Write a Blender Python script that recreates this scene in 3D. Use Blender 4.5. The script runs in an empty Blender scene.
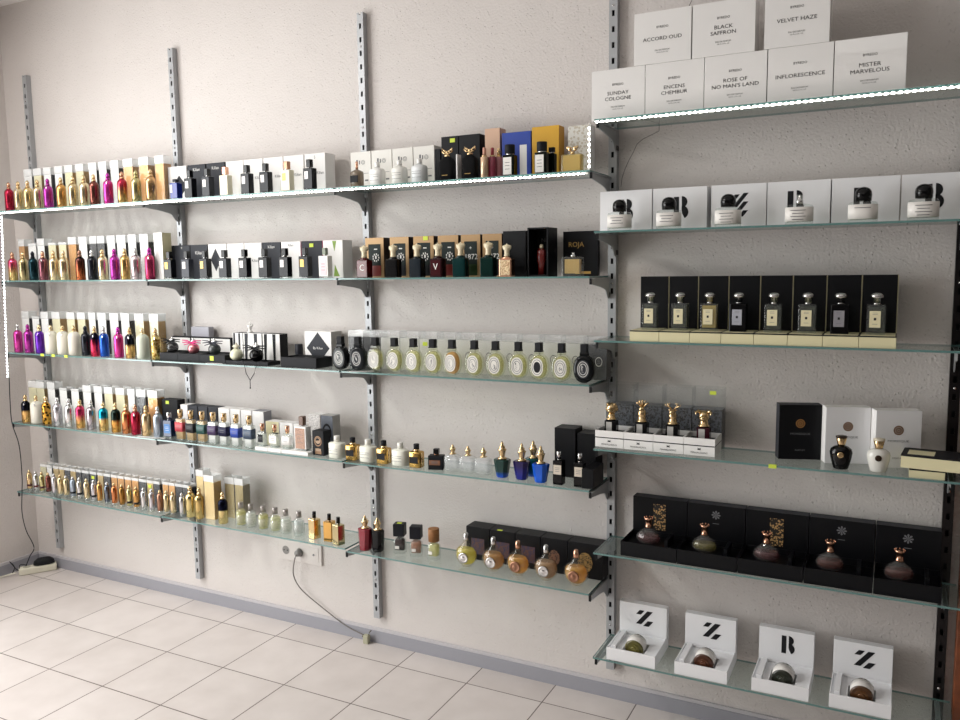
import bpy, bmesh, math, random
from mathutils import Vector, Matrix
random.seed(7)
SC = bpy.context.scene
COL = SC.collection
PI = math.pi

# ------------------------------------------------------------------ camera model (metres, wall = plane Y 0, floor Z 0)
CAM = Vector((3.50866, -2.67734, 1.53645))
FW = Vector((-0.45321922, 0.88438617, -0.111595)); RT = Vector((0.89052757, 0.45474854, -0.01282216)); UP = Vector((-0.03940793, 0.10518967, 0.99367105))
FPX = 813.793
def xat(px, Y, Z):
    n = RT - FW * ((px - 480) / FPX); b = Vector((0, Y, Z)) - CAM
    return -(b.dot(n)) / n.x
def zat(X, Y, py):
    n = UP - FW * ((360 - py) / FPX); b = Vector((X, Y, 0)) - CAM
    return -(b.dot(n)) / n.z
def atz(px, py, Z):
    d = FW + RT * ((px - 480) / FPX) + UP * ((360 - py) / FPX)
    return CAM + d * ((Z - CAM.z) / d.z)
def aty(px, py, Y):
    d = FW + RT * ((px - 480) / FPX) + UP * ((360 - py) / FPX)
    return CAM + d * ((Y - CAM.y) / d.y)

# ------------------------------------------------------------------ materials
MATS = {}
def new_mat(key):
    m = bpy.data.materials.new(key); m.use_nodes = True
    nt = m.node_tree; nt.nodes.clear()
    out = nt.nodes.new('ShaderNodeOutputMaterial')
    return m, nt, out
def hexc(h):
    h = h.lstrip('#'); r = []
    for i in (0, 2, 4):
        c = int(h[i:i+2], 16) / 255
        r.append(c / 12.92 if c <= .04045 else ((c + .055) / 1.055) ** 2.4)
    return (*r, 1)
def pm(key, col, rough=.5, metal=0., coat=0., emit=0., bump=0., bscale=300., var=0.):
    """plain painted / metal / plastic surface with slight procedural variation"""
    k = 'p_%s' % key
    if k in MATS: return MATS[k]
    m, nt, out = new_mat(key); MATS[k] = m
    b = nt.nodes.new('ShaderNodeBsdfPrincipled'); nt.links.new(b.outputs[0], out.inputs[0])
    c = hexc(col) if isinstance(col, str) else (*col, 1)
    b.inputs['Base Color'].default_value = c; b.inputs['Roughness'].default_value = rough
    b.inputs['Metallic'].default_value = metal; b.inputs['Coat Weight'].default_value = coat
    if max(c[:3]) < .06 and metal < .3: b.inputs['Specular IOR Level'].default_value = .22; b.inputs['Coat Weight'].default_value = coat * .3
    if emit: b.inputs['Emission Color'].default_value = c; b.inputs['Emission Strength'].default_value = emit
    if bump or var:
        tc = nt.nodes.new('ShaderNodeTexCoord'); n = nt.nodes.new('ShaderNodeTexNoise')
        n.inputs['Scale'].default_value = bscale; nt.links.new(tc.outputs['Object'], n.inputs['Vector'])
        if bump:
            bp = nt.nodes.new('ShaderNodeBump'); bp.inputs['Strength'].default_value = bump; bp.inputs['Distance'].default_value = .001
            nt.links.new(n.outputs[0], bp.inputs['Height']); nt.links.new(bp.outputs[0], b.inputs['Normal'])
        if var:
            cr = nt.nodes.new('ShaderNodeValToRGB'); cr.color_ramp.elements[0].position = .35; cr.color_ramp.elements[1].position = .65
            cr.color_ramp.elements[0].color = tuple(x * (1 - var) for x in c[:3]) + (1,); cr.color_ramp.elements[1].color = c
            nt.links.new(n.outputs[0], cr.inputs[0]); nt.links.new(cr.outputs[0], b.inputs['Base Color'])
    return m
def fade(key, lo, hi, z0, z1, rough=.25, metal=1.):
    """paint fading from one colour to another along the bottle height"""
    k = 'f_%s' % key
    if k in MATS: return MATS[k]
    m, nt, out = new_mat(key); MATS[k] = m
    b = nt.nodes.new('ShaderNodeBsdfPrincipled'); nt.links.new(b.outputs[0], out.inputs[0])
    tc = nt.nodes.new('ShaderNodeTexCoord'); sx = nt.nodes.new('ShaderNodeSeparateXYZ'); mr = nt.nodes.new('ShaderNodeMapRange')
    nt.links.new(tc.outputs['Object'], sx.inputs[0]); nt.links.new(sx.outputs[2], mr.inputs[0])
    mr.inputs[1].default_value = z0; mr.inputs[2].default_value = z1
    cr = nt.nodes.new('ShaderNodeValToRGB'); cr.color_ramp.elements[0].color = hexc(lo); cr.color_ramp.elements[1].color = hexc(hi)
    nt.links.new(mr.outputs[0], cr.inputs[0]); nt.links.new(cr.outputs[0], b.inputs['Base Color'])
    b.inputs['Metallic'].default_value = metal; b.inputs['Roughness'].default_value = rough
    return m
def speck(key, a, c, scale, rough=.3, metal=1.):
    k = 's_%s' % key
    if k in MATS: return MATS[k]
    m, nt, out = new_mat(key); MATS[k] = m
    b = nt.nodes.new('ShaderNodeBsdfPrincipled'); nt.links.new(b.outputs[0], out.inputs[0])
    tc = nt.nodes.new('ShaderNodeTexCoord'); n = nt.nodes.new('ShaderNodeTexVoronoi'); n.inputs['Scale'].default_value = scale
    nt.links.new(tc.outputs['Object'], n.inputs['Vector'])
    cr = nt.nodes.new('ShaderNodeValToRGB'); cr.color_ramp.interpolation = 'CONSTANT'
    cr.color_ramp.elements[0].color = hexc(a); cr.color_ramp.elements[1].color = hexc(c); cr.color_ramp.elements[1].position = .45
    nt.links.new(n.outputs['Distance'], cr.inputs[0]); nt.links.new(cr.outputs[0], b.inputs['Base Color'])
    b.inputs['Metallic'].default_value = metal; b.inputs['Roughness'].default_value = rough
    return m
def clear(key, tint=(.95, .97, .96), body=(1, 1, 1), opac=.06, rough=.02, ior=1.45, refl=1.0):
    """clear or tinted glass, plastic or liquid: light passes, surface reflects by Fresnel"""
    k = 'c_%s' % key
    if k in MATS: return MATS[k]
    m, nt, out = new_mat(key); MATS[k] = m
    t = nt.nodes.new('ShaderNodeBsdfTransparent'); t.inputs[0].default_value = (*tint, 1)
    d = nt.nodes.new('ShaderNodeBsdfPrincipled'); d.inputs['Base Color'].default_value = (*body, 1); d.inputs['Roughness'].default_value = .35
    mx = nt.nodes.new('ShaderNodeMixShader'); mx.inputs[0].default_value = opac
    nt.links.new(t.outputs[0], mx.inputs[1]); nt.links.new(d.outputs[0], mx.inputs[2])
    g = nt.nodes.new('ShaderNodeBsdfGlossy'); g.inputs['Roughness'].default_value = rough
    fr = nt.nodes.new('ShaderNodeFresnel'); fr.inputs['IOR'].default_value = ior
    ml = nt.nodes.new('ShaderNodeMath'); ml.operation = 'MULTIPLY'; ml.inputs[1].default_value = refl
    gm = nt.nodes.new('ShaderNodeNewGeometry'); fb = nt.nodes.new('ShaderNodeMath'); fb.operation = 'SUBTRACT'; fb.inputs[0].default_value = 1
    nt.links.new(gm.outputs['Backfacing'], fb.inputs[1]); fx = nt.nodes.new('ShaderNodeMath'); fx.operation = 'MULTIPLY'
    nt.links.new(fr.outputs[0], fx.inputs[0]); nt.links.new(fb.outputs[0], fx.inputs[1]); nt.links.new(fx.outputs[0], ml.inputs[0])
    m2 = nt.nodes.new('ShaderNodeMixShader'); nt.links.new(ml.outputs[0], m2.inputs[0])
    nt.links.new(mx.outputs[0], m2.inputs[1]); nt.links.new(g.outputs[0], m2.inputs[2]); nt.links.new(m2.outputs[0], out.inputs[0])
    return m

WHITE = pm('white card', '#eeecea', .45); WHITEG = pm('white glossy card and wrap glare', '#f4f2f0', .18)  # glossy white also paints window glare on the black cartons' fronts
CREAM = pm('cream card', '#ded6ae', .5); BLACK = pm('black card', '#0a0b0f', .45); BLACKG = pm('black gloss', '#060608', .12, coat=.5)
BLACKM = pm('black matt', '#17181c', .6); CHAR = pm('charcoal card', '#2c2e35', .5); GREYC = pm('grey card', '#8b8c93', .5)
GOLD = pm('gold metal', '#dcbf92', .25, 1.); GOLDC = pm('gold card', '#c9a05a', .4, .5); PGOLD = pm('pale gold metal', '#e2cfa8', .22, 1.)
ROSE = pm('rose gold metal', '#d6a488', .25, 1.); SILVER = pm('silver metal', '#d5d4d4', .2, 1.); COPPER = pm('copper', '#a67c66', .3, 1.)
INK = pm('black ink', '#1c1c1f', .6); INKG = pm('grey ink', '#6d6d70', .6); INKW = pm('white ink', '#e2e0dc', .5); GINK = pm('gold ink', '#c8a35e', .4, .3)
STICK = pm('yellow green sticker', '#cfe04a', .6); LBLW = pm('white paper label', '#e9e5e0', .55); LBLC = pm('cream paper label', '#e2d9b4', .55)
GLASS = clear('clear bottle glass', (.93, .95, .94), (.9, .92, .9), .04, .02, 1.5)
GBASE = clear('thick glass foot', (.86, .9, .89), (.9, .93, .92), .14)
FILM = clear('clear plastic sleeve', (.97, .975, .975), (1, 1, 1), .05, .10, 1.45, .7)
FILMW = clear('crinkled sleeve end', (.96, .97, .97), (1, 1, 1), .45, .15, 1.5)
FILM2 = clear('thin clear acrylic', (.975, .98, .98), (1, 1, 1), .025, .05, 1.45, .6)
SHELFG = clear('shelf glass', (.87, .92, .905), (.7, .8, .78), .05, .015, 1.5)
EDGEG = pm('green polished glass edge', '#5f8380', .15, 0, .5)
STEEL = pm('grey painted steel', '#a9abae', .4, .3); STEELD = pm('dark steel and post shade', '#2e2b2c', .28, .8); RUBBER = pm('black plastic', '#141416', .5)

# ------------------------------------------------------------------ mesh builder
class M:
    def __init__(s): s.v = []; s.f = []; s.m = []; s.sm = []; s.T = None
    def add(s, vs, fs, m=0, smooth=False):
        b = len(s.v)
        s.v += [tuple(s.T @ Vector(v)) if s.T else tuple(v) for v in vs]
        for f in fs: s.f.append([b + i for i in f]); s.m.append(m); s.sm.append(smooth)
        return s
    def box(s, x0, x1, y0, y1, z0, z1, m=0, ms=None):
        vs = [(x0,y0,z0),(x1,y0,z0),(x1,y1,z0),(x0,y1,z0),(x0,y0,z1),(x1,y0,z1),(x1,y1,z1),(x0,y1,z1)]
        fs = [(0,1,5,4),(1,2,6,5),(2,3,7,6),(3,0,4,7),(4,5,6,7),(3,2,1,0)]   # front, right, back, left, top, bottom
        if ms is None: return s.add(vs, fs, m)
        b = len(s.v); s.v += [tuple(s.T @ Vector(v)) if s.T else v for v in vs]
        for f, q in zip(fs, ms): s.f.append([b + i for i in f]); s.m.append(q); s.sm.append(False)
        return s
    def cbox(s, w, d, z0, z1, m=0, cx=0, cy=0, ms=None): return s.box(cx-w/2, cx+w/2, cy-d/2, cy+d/2, z0, z1, m, ms)
    def loft(s, rings, n=20, p=2., m=0, cx=0, cy=0, smooth=True, mfn=None):
        """rings (z, rx, ry); p: superellipse exponent, 2 round, larger squarer"""
        b = len(s.v); vs = []; T = s.T
        for z, rx, ry in rings:
            for i in range(n):
                a = 2 * PI * (i + .5) / n; c, q = math.cos(a), math.sin(a)
                vs.append((cx + rx * math.copysign(abs(c) ** (2 / p), c), cy + ry * math.copysign(abs(q) ** (2 / p), q), z))
        s.v += [tuple(T @ Vector(v)) if T else v for v in vs]
        for k in range(len(rings) - 1):
            for i in range(n):
                j = (i + 1) % n
                s.f.append([b + k*n + i, b + k*n + j, b + (k+1)*n + j, b + (k+1)*n + i]); s.m.append(mfn(k) if mfn else m); s.sm.append(smooth)
        s.f.append([b + i for i in range(n)][::-1]); s.m.append(mfn(0) if mfn else m); s.sm.append(False)
        s.f.append([b + (len(rings)-1)*n + i for i in range(n)]); s.m.append(mfn(len(rings)-2) if mfn else m); s.sm.append(False)
        return s
    def ball(s, x, y, z, r, m=0, sx=1, sy=1, sz=1, n=12):
        rings = [(z + r*sz*math.sin(-PI/2 + PI*k/8), max(1e-4, r*sx*math.cos(-PI/2 + PI*k/8)), max(1e-4, r*sy*math.cos(-PI/2 + PI*k/8))) for k in range(9)]
        return s.loft(rings, n, 2, m, x, y)
    def tube(s, pts, r, m=0, n=8, cap=True):
        pts = [Vector(p) for p in pts]; b = len(s.v); vs = []; rr = r if isinstance(r, (list, tuple)) else [r]*len(pts)
        for i, p in enumerate(pts):
            t = (pts[min(i+1, len(pts)-1)] - pts[max(i-1, 0)]).normalized()
            u = t.cross(Vector((0, 0, 1))) if abs(t.z) < .9 else t.cross(Vector((1, 0, 0))); u.normalize(); w = t.cross(u)
            for k in range(n): vs.append(p + (u*math.cos(2*PI*k/n) + w*math.sin(2*PI*k/n)) * rr[i])
        fs = []
        for i in range(len(pts)-1):
            for k in range(n): fs.append((i*n+k, (i+1)*n+k, (i+1)*n+(k+1) % n, i*n+(k+1) % n))
        if cap: fs.append(tuple(range(n))); fs.append(tuple((len(pts)-1)*n + k for k in range(n))[::-1])
        return s.add(vs, fs, m, True)
    def prism(s, pts, y0, y1, m=0):
        """outline in XZ given depth y0..y1 (y0 = front)"""
        n = len(pts); vs = [(x, y0, z) for x, z in pts] + [(x, y1, z) for x, z in pts]
        fs = [tuple(range(n)), tuple(range(n, 2*n))[::-1]] + [(i, (i+1) % n + 0, (i+1) % n + n, i + n) for i in range(n)]
        return s.add(vs, fs, m)
    def prismx(s, pts, x0, x1, m=0):
        """outline in YZ given width x0..x1"""
        n = len(pts); vs = [(x0, y, z) for y, z in pts] + [(x1, y, z) for y, z in pts]
        fs = [tuple(range(n)), tuple(range(n, 2*n))[::-1]] + [(i, (i+1) % n, (i+1) % n + n, i + n) for i in range(n)]
        return s.add(vs, fs, m)
    def text(s, txt, size, x, y, z, m=0, sx=1.):
        vs, fs = text_geo(txt)
        return s.add([(x + a*size*sx, y, z + c*size) for a, c in vs], fs, m)
    def mesh(s, name, bevel=0., recalc=True):
        me = bpy.data.meshes.new(name); me.from_pydata(s.v, [], s.f)
        for p, mi, sm in zip(me.polygons, s.m, s.sm): p.material_index = mi; p.use_smooth = sm
        bm = bmesh.new(); bm.from_mesh(me)
        if recalc: bmesh.ops.recalc_face_normals(bm, faces=bm.faces)
        if bevel:
            ed = [e for e in bm.edges if len(e.link_faces) == 2 and e.calc_face_angle(0) > .6 and not (e.link_faces[0].smooth and e.link_faces[1].smooth)]
            bmesh.ops.bevel(bm, geom=ed, offset=bevel, segments=2, affect='EDGES', profile=.5, clamp_overlap=True)
        bm.to_mesh(me); bm.free(); me.update()
        return me
TG = {}
def text_geo(t):
    if t not in TG:
        cu = bpy.data.curves.new('lettering', 'FONT'); cu.body = t; cu.align_x = 'CENTER'; cu.align_y = 'CENTER'; cu.resolution_u = 2
        o = bpy.data.objects.new('lettering', cu); me = bpy.data.meshes.new_from_object(o)
        TG[t] = ([(v.co.x, v.co.y) for v in me.vertices], [tuple(p.vertices) for p in me.polygons])
        bpy.data.objects.remove(o); bpy.data.curves.remove(cu); bpy.data.meshes.remove(me)
    return TG[t]
CACHE = {}
def cm(key, fn, bevel=0., recalc=True):
    if key not in CACHE:
        b = M(); fn(b); CACHE[key] = b.mesh(str(key[0]) if isinstance(key, tuple) else key, bevel, recalc)
    return CACHE[key]

# ------------------------------------------------------------------ objects
LABELS = {}
def link(name, me, mats, parent=None, label=None):
    o = bpy.data.objects.new(name, me); COL.objects.link(o)
    if me is not None and mats:
        while len(me.materials) < len(mats): me.materials.append(None)
        for i, mt in enumerate(mats): o.material_slots[i].link = 'OBJECT'; o.material_slots[i].material = mt
    if parent: o.parent = parent
    if label: o['label'] = label
    return o
def tag(o, label, cat, group=None, kind=None):
    o['label'] = label; o['category'] = cat
    if group: o['group'] = group
    if kind: o['kind'] = kind
    LABELS.setdefault(label, []).append(o)
    return o
def thing(name, label, cat, loc, spec, rz=0, group=None, sc=1.):
    """spec: list of (part name, mesh, materials[, label[, sub-parts]]); a first entry named None is the thing's own mesh"""
    if spec[0][0] is None: root = link(name, spec[0][1], spec[0][2]); rest = spec[1:]
    else: root = bpy.data.objects.new(name, None); root.empty_display_size = .02; COL.objects.link(root); rest = spec
    root.location = loc; root.rotation_euler = (0, 0, rz); root.scale = (sc, sc, sc)
    for p in rest:
        c = link(p[0], p[1], p[2], root, p[3] if len(p) > 3 else None)
        for q in (p[4] if len(p) > 4 else ()): link(q[0], q[1], q[2], c, q[3] if len(q) > 3 else None)
    return tag(root, label, cat, group)
def struct(name, me, mats, parent=None):
    o = link(name, me, mats, parent)
    if not parent: o['kind'] = 'structure'
    return o

def names_for(items, noun, where):
    """labels that single out each item of a row: its look, then its neighbours"""
    n = len(items); out = []
    for i, it in enumerate(items):
        if n == 1: rel = ''
        elif i == 0: rel = ' left of the %s one' % items[1]
        elif i == n - 1: rel = ' right of the %s one' % items[i-1]
        else: rel = ' between %s and %s ones' % (items[i-1], items[i+1])
        out.append('%s %s%s, %s' % (it, noun, rel, where))
    ordn = ['first','second','third','fourth','fifth','sixth','seventh','eighth','ninth','tenth','eleventh','twelfth','thirteenth','fourteenth','fifteenth','sixteenth','seventeenth','eighteenth','nineteenth','twentieth','twenty-first','twenty-second']
    for i in range(n):
        if out.count(out[i]) > 1 or n > 1 and len(out[i].split()) > 16:
            out[i] = '%s %s, %s from the left, %s' % (items[i], noun, ordn[i], where)
    return out

# ------------------------------------------------------------------ the room
XL, XR, YF, ZC = -.535, 5.0, -4.6, 2.86
def wall_mat():
    m, nt, out = new_mat('rough painted plaster')
    b = nt.nodes.new('ShaderNodeBsdfPrincipled'); nt.links.new(b.outputs[0], out.inputs[0])
    b.inputs['Roughness'].default_value = .62
    tc = nt.nodes.new('ShaderNodeTexCoord')
    n1 = nt.nodes.new('ShaderNodeTexNoise'); n1.inputs['Scale'].default_value = 130; n1.inputs['Detail'].default_value = 3
    n2 = nt.nodes.new('ShaderNodeTexVoronoi'); n2.inputs['Scale'].default_value = 85
    n3 = nt.nodes.new('ShaderNodeTexNoise'); n3.inputs['Scale'].default_value = 3
    for n in (n1, n2, n3): nt.links.new(tc.outputs['Object'], n.inputs['Vector'])
    r2 = nt.nodes.new('ShaderNodeMapRange'); r2.inputs[1].default_value = .0; r2.inputs[2].default_value = .28; r2.inputs[3].default_value = 1; r2.inputs[4].default_value = 0
    nt.links.new(n2.outputs['Distance'], r2.inputs[0])
    gate = nt.nodes.new('ShaderNodeMapRange'); gate.inputs[1].default_value = .40; gate.inputs[2].default_value = .60
    nt.links.new(n2.outputs['Color'], gate.inputs[0])
    mu = nt.nodes.new('ShaderNodeMath'); mu.operation = 'MULTIPLY'; nt.links.new(r2.outputs[0], mu.inputs[0]); nt.links.new(gate.outputs[0], mu.inputs[1])
    ad = nt.nodes.new('ShaderNodeMath'); ad.operation = 'ADD'; nt.links.new(mu.outputs[0], ad.inputs[0]); nt.links.new(n1.outputs[0], ad.inputs[1])
    bp = nt.nodes.new('ShaderNodeBump'); bp.inputs['Strength'].default_value = .55; bp.inputs['Distance'].default_value = .0048
    nt.links.new(ad.outputs[0], bp.inputs['Height']); nt.links.new(bp.outputs[0], b.inputs['Normal'])
    cr = nt.nodes.new('ShaderNodeValToRGB'); cr.color_ramp.elements[0].color = (.615, .572, .548, 1); cr.color_ramp.elements[1].color = (.675, .632, .608, 1)
    nt.links.new(n3.outputs[0], cr.inputs[0]); nt.links.new(cr.outputs[0], b.inputs['Base Color'])
    return m
def floor_mat():
    m, nt, out = new_mat('beige floor tile')
    b = nt.nodes.new('ShaderNodeBsdfPrincipled'); nt.links.new(b.outputs[0], out.inputs[0])
    tc = nt.nodes.new('ShaderNodeTexCoord'); sx = nt.nodes.new('ShaderNodeSeparateXYZ'); nt.links.new(tc.outputs['Object'], sx.inputs[0])
    def line(o, off):
        a = nt.nodes.new('ShaderNodeMath'); a.operation = 'ADD'; a.inputs[1].default_value = off; nt.links.new(o, a.inputs[0])
        d = nt.nodes.new('ShaderNodeMath'); d.operation = 'DIVIDE'; d.inputs[1].default_value = .305; nt.links.new(a.outputs[0], d.inputs[0])
        f = nt.nodes.new('ShaderNodeMath'); f.operation = 'FRACT'; nt.links.new(d.outputs[0], f.inputs[0])
        s = nt.nodes.new('ShaderNodeMath'); s.operation = 'SUBTRACT'; s.inputs[1].default_value = .5; nt.links.new(f.outputs[0], s.inputs[0])
        c = nt.nodes.new('ShaderNodeMath'); c.operation = 'ABSOLUTE'; nt.links.new(s.outputs[0], c.inputs[0])
        g = nt.nodes.new('ShaderNodeMath'); g.operation = 'GREATER_THAN'; g.inputs[1].default_value = .5 - .0021 / .305; nt.links.new(c.outputs[0], g.inputs[0])
        fl = nt.nodes.new('ShaderNodeMath'); fl.operation = 'FLOOR'; nt.links.new(d.outputs[0], fl.inputs[0])
        return g, fl
    gx, fx = line(sx.outputs[0], 3.05); gy, fy = line(sx.outputs[1], .143 + 3.05 * 2)
    mx = nt.nodes.new('ShaderNodeMath'); mx.operation = 'MAXIMUM'; nt.links.new(gx.outputs[0], mx.inputs[0]); nt.links.new(gy.outputs[0], mx.inputs[1])
    cb = nt.nodes.new('ShaderNodeCombineXYZ'); nt.links.new(fx.outputs[0], cb.inputs[0]); nt.links.new(fy.outputs[0], cb.inputs[1])
    wn = nt.nodes.new('ShaderNodeTexWhiteNoise'); nt.links.new(cb.outputs[0], wn.inputs['Vector'])
    n = nt.nodes.new('ShaderNodeTexNoise'); n.inputs['Scale'].default_value = 7; n.inputs['Detail'].default_value = 6; nt.links.new(tc.outputs['Object'], n.inputs['Vector'])
    a = nt.nodes.new('ShaderNodeMath'); a.operation = 'MULTIPLY_ADD'; a.inputs[1].default_value = .35; nt.links.new(wn.outputs['Value'], a.inputs[0]); nt.links.new(n.outputs[0], a.inputs[2])
    cr = nt.nodes.new('ShaderNodeValToRGB'); cr.color_ramp.elements[0].position = .35; cr.color_ramp.elements[1].position = .95
    cr.color_ramp.elements[0].color = (.57, .515, .49, 1); cr.color_ramp.elements[1].color = (.665, .61, .585, 1); nt.links.new(a.outputs[0], cr.inputs[0])
    mc = nt.nodes.new('ShaderNodeMix'); mc.data_type = 'RGBA'; nt.links.new(mx.outputs[0], mc.inputs[0]); nt.links.new(cr.outputs[0], mc.inputs[6]); mc.inputs[7].default_value = (.13, .10, .09, 1)
    nt.links.new(mc.outputs[2], b.inputs['Base Color'])
    b.inputs['Roughness'].default_value = .38
    bp = nt.nodes.new('ShaderNodeBump'); bp.invert = True; bp.inputs['Strength'].default_value = .4; bp.inputs['Distance'].default_value = .001
    nt.links.new(mx.outputs[0], bp.inputs['Height']); nt.links.new(bp.outputs[0], b.inputs['Normal'])
    return m
WALL = wall_mat(); FLOOR = floor_mat(); CEIL = pm('white ceiling paint', (.86, .84, .82), .7); BASEB = pm('grey vinyl baseboard', (.31, .31, .345), .45)
PVC = pm('white window plastic', '#e8e8e6', .3); WOOD = pm('orange brown wood', '#8a4b2b', .4, var=.4, bscale=18)
struct('wall_back', M().box(XL-.1, XR+.1, 0, .12, -.05, ZC+.1).mesh('wall'), [WALL])
struct('floor', M().box(XL-.1, XR+.1, YF-.1, .12, -.1, 0).mesh('floor'), [FLOOR])
struct('ceiling', M().box(XL-.1, XR+.1, YF-.1, .12, ZC, ZC+.1).mesh('ceiling'), [CEIL])
DARKW = pm('taupe wall paint', (.14, .13, .12), .6)
struct('wall_right', M().box(XR, XR+.1, YF, 0, 0, ZC).mesh('wall'), [DARKW])
struct('wall_front', M().box(XL, XR, YF-.1, YF, 0, ZC).mesh('wall'), [DARKW])
WY0, WY1, WZ0, WZ1 = -3.6, -.88, .25, 2.45
b = M(); b.box(XL-.1, XL, WY1, 0, 0, ZC); b.box(XL-.1, XL, YF, WY0, 0, ZC); b.box(XL-.1, XL, WY0, WY1, 0, WZ0); b.box(XL-.1, XL, WY0, WY1, WZ1, ZC)
struct('wall_left', b.mesh('wall'), [WALL])
w = bpy.data.objects.new('window_1', None); COL.objects.link(w); w.location = (XL-.05, 0, 0); w['kind'] = 'structure'
b = M(); t = .03
for y in (WY0, (WY0+WY1)/2 - .03, WY1-.06): b.box(-t, t, y, y+.06, WZ0, WZ1)
for z in (WZ0, 1.75, WZ1-.06): b.box(-t*.98, t*.98, WY0, WY1, z, z+.06)
link('window_frame', b.mesh('frame'), [PVC], w)
link('window_pane', M().box(-.003, .003, WY0+.06, WY1-.06, WZ0+.06, WZ1-.06).mesh('pane'), [clear('window glass', (.97, .98, .98), (1, 1, 1), 0.)], w)
b = M(); b.box(XL, XR, -.012, 0, 0, .052, ms=[0]*6); b.box(XL, XR, -.009, 0, .052, .064, m=1)
struct('baseboard_back', b.mesh('baseboard'), [BASEB, pm('pale baseboard lip', (.52, .50, .52), .5)])
b = M(); b.box(XL, XL+.012, YF, -.012, 0, .052); b.box(XL, XL+.009, YF, -.012, .052, .064, m=1)
struct('baseboard_left', b.mesh('baseboard'), [BASEB, pm('pale baseboard lip', (.52, .50, .52), .5)])
b = M(); b.box(3.701, 3.79, -.05, 0, .001, 2.1); b.box(3.79, 3.815, -.03, 0, .001, 2.1)
struct('trim_1', b.mesh('door_frame', .003), [WOOD])
# hairline cracks in the plaster
def crack(pts, name):
    b = M()
    q = [aty(x, y, -.0006) for x, y in pts]
    for a, c in zip(q, q[1:]):
        d = (c - a).normalized(); n = Vector((d.z, 0, -d.x)) * .0008
        b.add([a - n, a + n, c + n, c - n], [(0, 1, 2, 3)])
    o = struct(name, b.mesh('crack'), [pm('crack shadowed plaster gap', '#4a4541', .8)])
crack([(659.5, 117), (659, 131), (651, 135), (643, 139), (637, 144), (633, 153), (629, 160), (625, 169), (622, 178), (621, 187)], 'trim_2')
crack([(692, 0), (689, 6), (684, 10), (681, 15), (676, 20)], 'trim_3')

# ------------------------------------------------------------------ wall standards with slots
POSTX = [-.339, .656, 1.657, 2.652, 3.665]
PZ0, PZ1 = .115, 2.505
def standard(b):
    w, d, t, sw, sh, p = .028, .025, .002, .009, .019, .05
    b.box(-w/2, -w/2+t, -d, 0, PZ0, PZ1); b.box(w/2-t, w/2, -d, 0, PZ0, PZ1)
    b.box(-w/2+t, -sw/2, -d, -d+t, PZ0, PZ1); b.box(sw/2, w/2-t, -d, -d+t, PZ0, PZ1)
    b.box(-w/2+t, w/2-t, -.0014, -.0002, PZ0, PZ1, m=1)  # black backing painted in for the shade inside the channel
    z = PZ0; k = 0
    while z < PZ1 - .001:
        b.box(-sw/2, sw/2, -d, -d+t, z, min(z + p - sh, PZ1)); 
        if k % 6 == 3: b.tube([(0, -d-.0015, z+(p-sh)/2), (0, -d+.001, z+(p-sh)/2)], .004, 2, 10)
        z += p; k += 1
me_std = cm('wall_standard', standard)
wh = ['far left slotted steel upright near the room corner', 'second slotted steel upright, between far left and second bays', 'third slotted steel upright, between second and third bays', 'fourth slotted steel upright, holding brackets of third and right bays', 'slotted steel upright coloured shade-dark at the far right edge']
for i, x in enumerate(POSTX):
    thing('wall_standard', wh[i], 'shelf upright', (x, 0, 0), [(None, me_std, [STEELD if i == 4 else STEEL, BLACKM, SILVER])], group='slotted uprights on the wall')  # last upright is like the others; its shade and dark reflection are coloured in

# ------------------------------------------------------------------ glass shelves and brackets
SH = .217
ROWS = {  # bay: (x0, x1, shelf heights = middle of the glass)
 'A': (-.375, .651, [1.835, 1.505, 1.158, .812, .4645]),
 'B': (.661, 1.652, [1.835, 1.505, 1.158, .812, .468]),
 'C': (1.662, 2.640, [1.835, 1.505, 1.158, .810, .460]),
 'D': (2.655, 3.695, [1.987, 1.6456, 1.3023, .9514, .605, .2455])}
BAY = {'A': 'far left bay', 'B': 'second bay', 'C': 'third bay', 'D': 'right bay'}
SHN = ['top shelf', 'second shelf', 'third shelf', 'fourth shelf', 'fifth shelf', 'bottom shelf']
def shn(bay, r): return SHN[r] if (bay == 'D' or r < 4) else 'bottom shelf'
def wherey(bay, r): return '%s, %s' % (BAY[bay], shn(bay, r))
for bay, (x0_, x1, zs) in ROWS.items():
    for r, z in enumerate(zs):
        x0 = [-.375, -.334, -.336, -.344, -.345][r] if bay == 'A' else x0_
        def g(b): b.box(0, x1-x0, -SH, -.027, -.003, .003, ms=[1, 1, 1, 1, 0, 0])
        thing('glass_shelf', 'clear green-edged glass plate, %s of the %s' % (shn(bay, r), BAY[bay]), 'glass shelf', (x0, 0, z),
              [(None, cm(('glass_shelf', bay, x0), g), [SHELFG, EDGEG])], group='glass shelves')
def bracket(b):
    t = .0015
    b.prismx([(-.212, 0), (-.212, -.019), (-.12, -.030), (-.074, -.038), (-.062, -.044), (-.052, -.056), (-.044, -.066), (-.035, -.071), (-.027, -.072), (-.027, 0)], -t, t)
    b.box(-.0065, .0065, -.212, -.03, -.0025, 0); 
def btip(b): b.box(-.004, .004, -.2145, -.2105, -.02, -.001)
def bhook(b): b.box(-.003, .003, -.0275, -.006, -.066, -.05)
mb, mt_, mh = cm('bracket', bracket), cm('bracket_tip', btip), cm('hook', bhook)
def put_bracket(x, z, label):
    thing('shelf_bracket', label, 'shelf bracket', (x, 0, z - .0032), [(None, mb, [STEEL]), ('end_cap', mt_, [RUBBER]), ('hook', mh, [STEELD])], group='steel brackets under the glass shelves')
upn = ['far left', 'second', 'third', 'fourth', 'far right']
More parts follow.
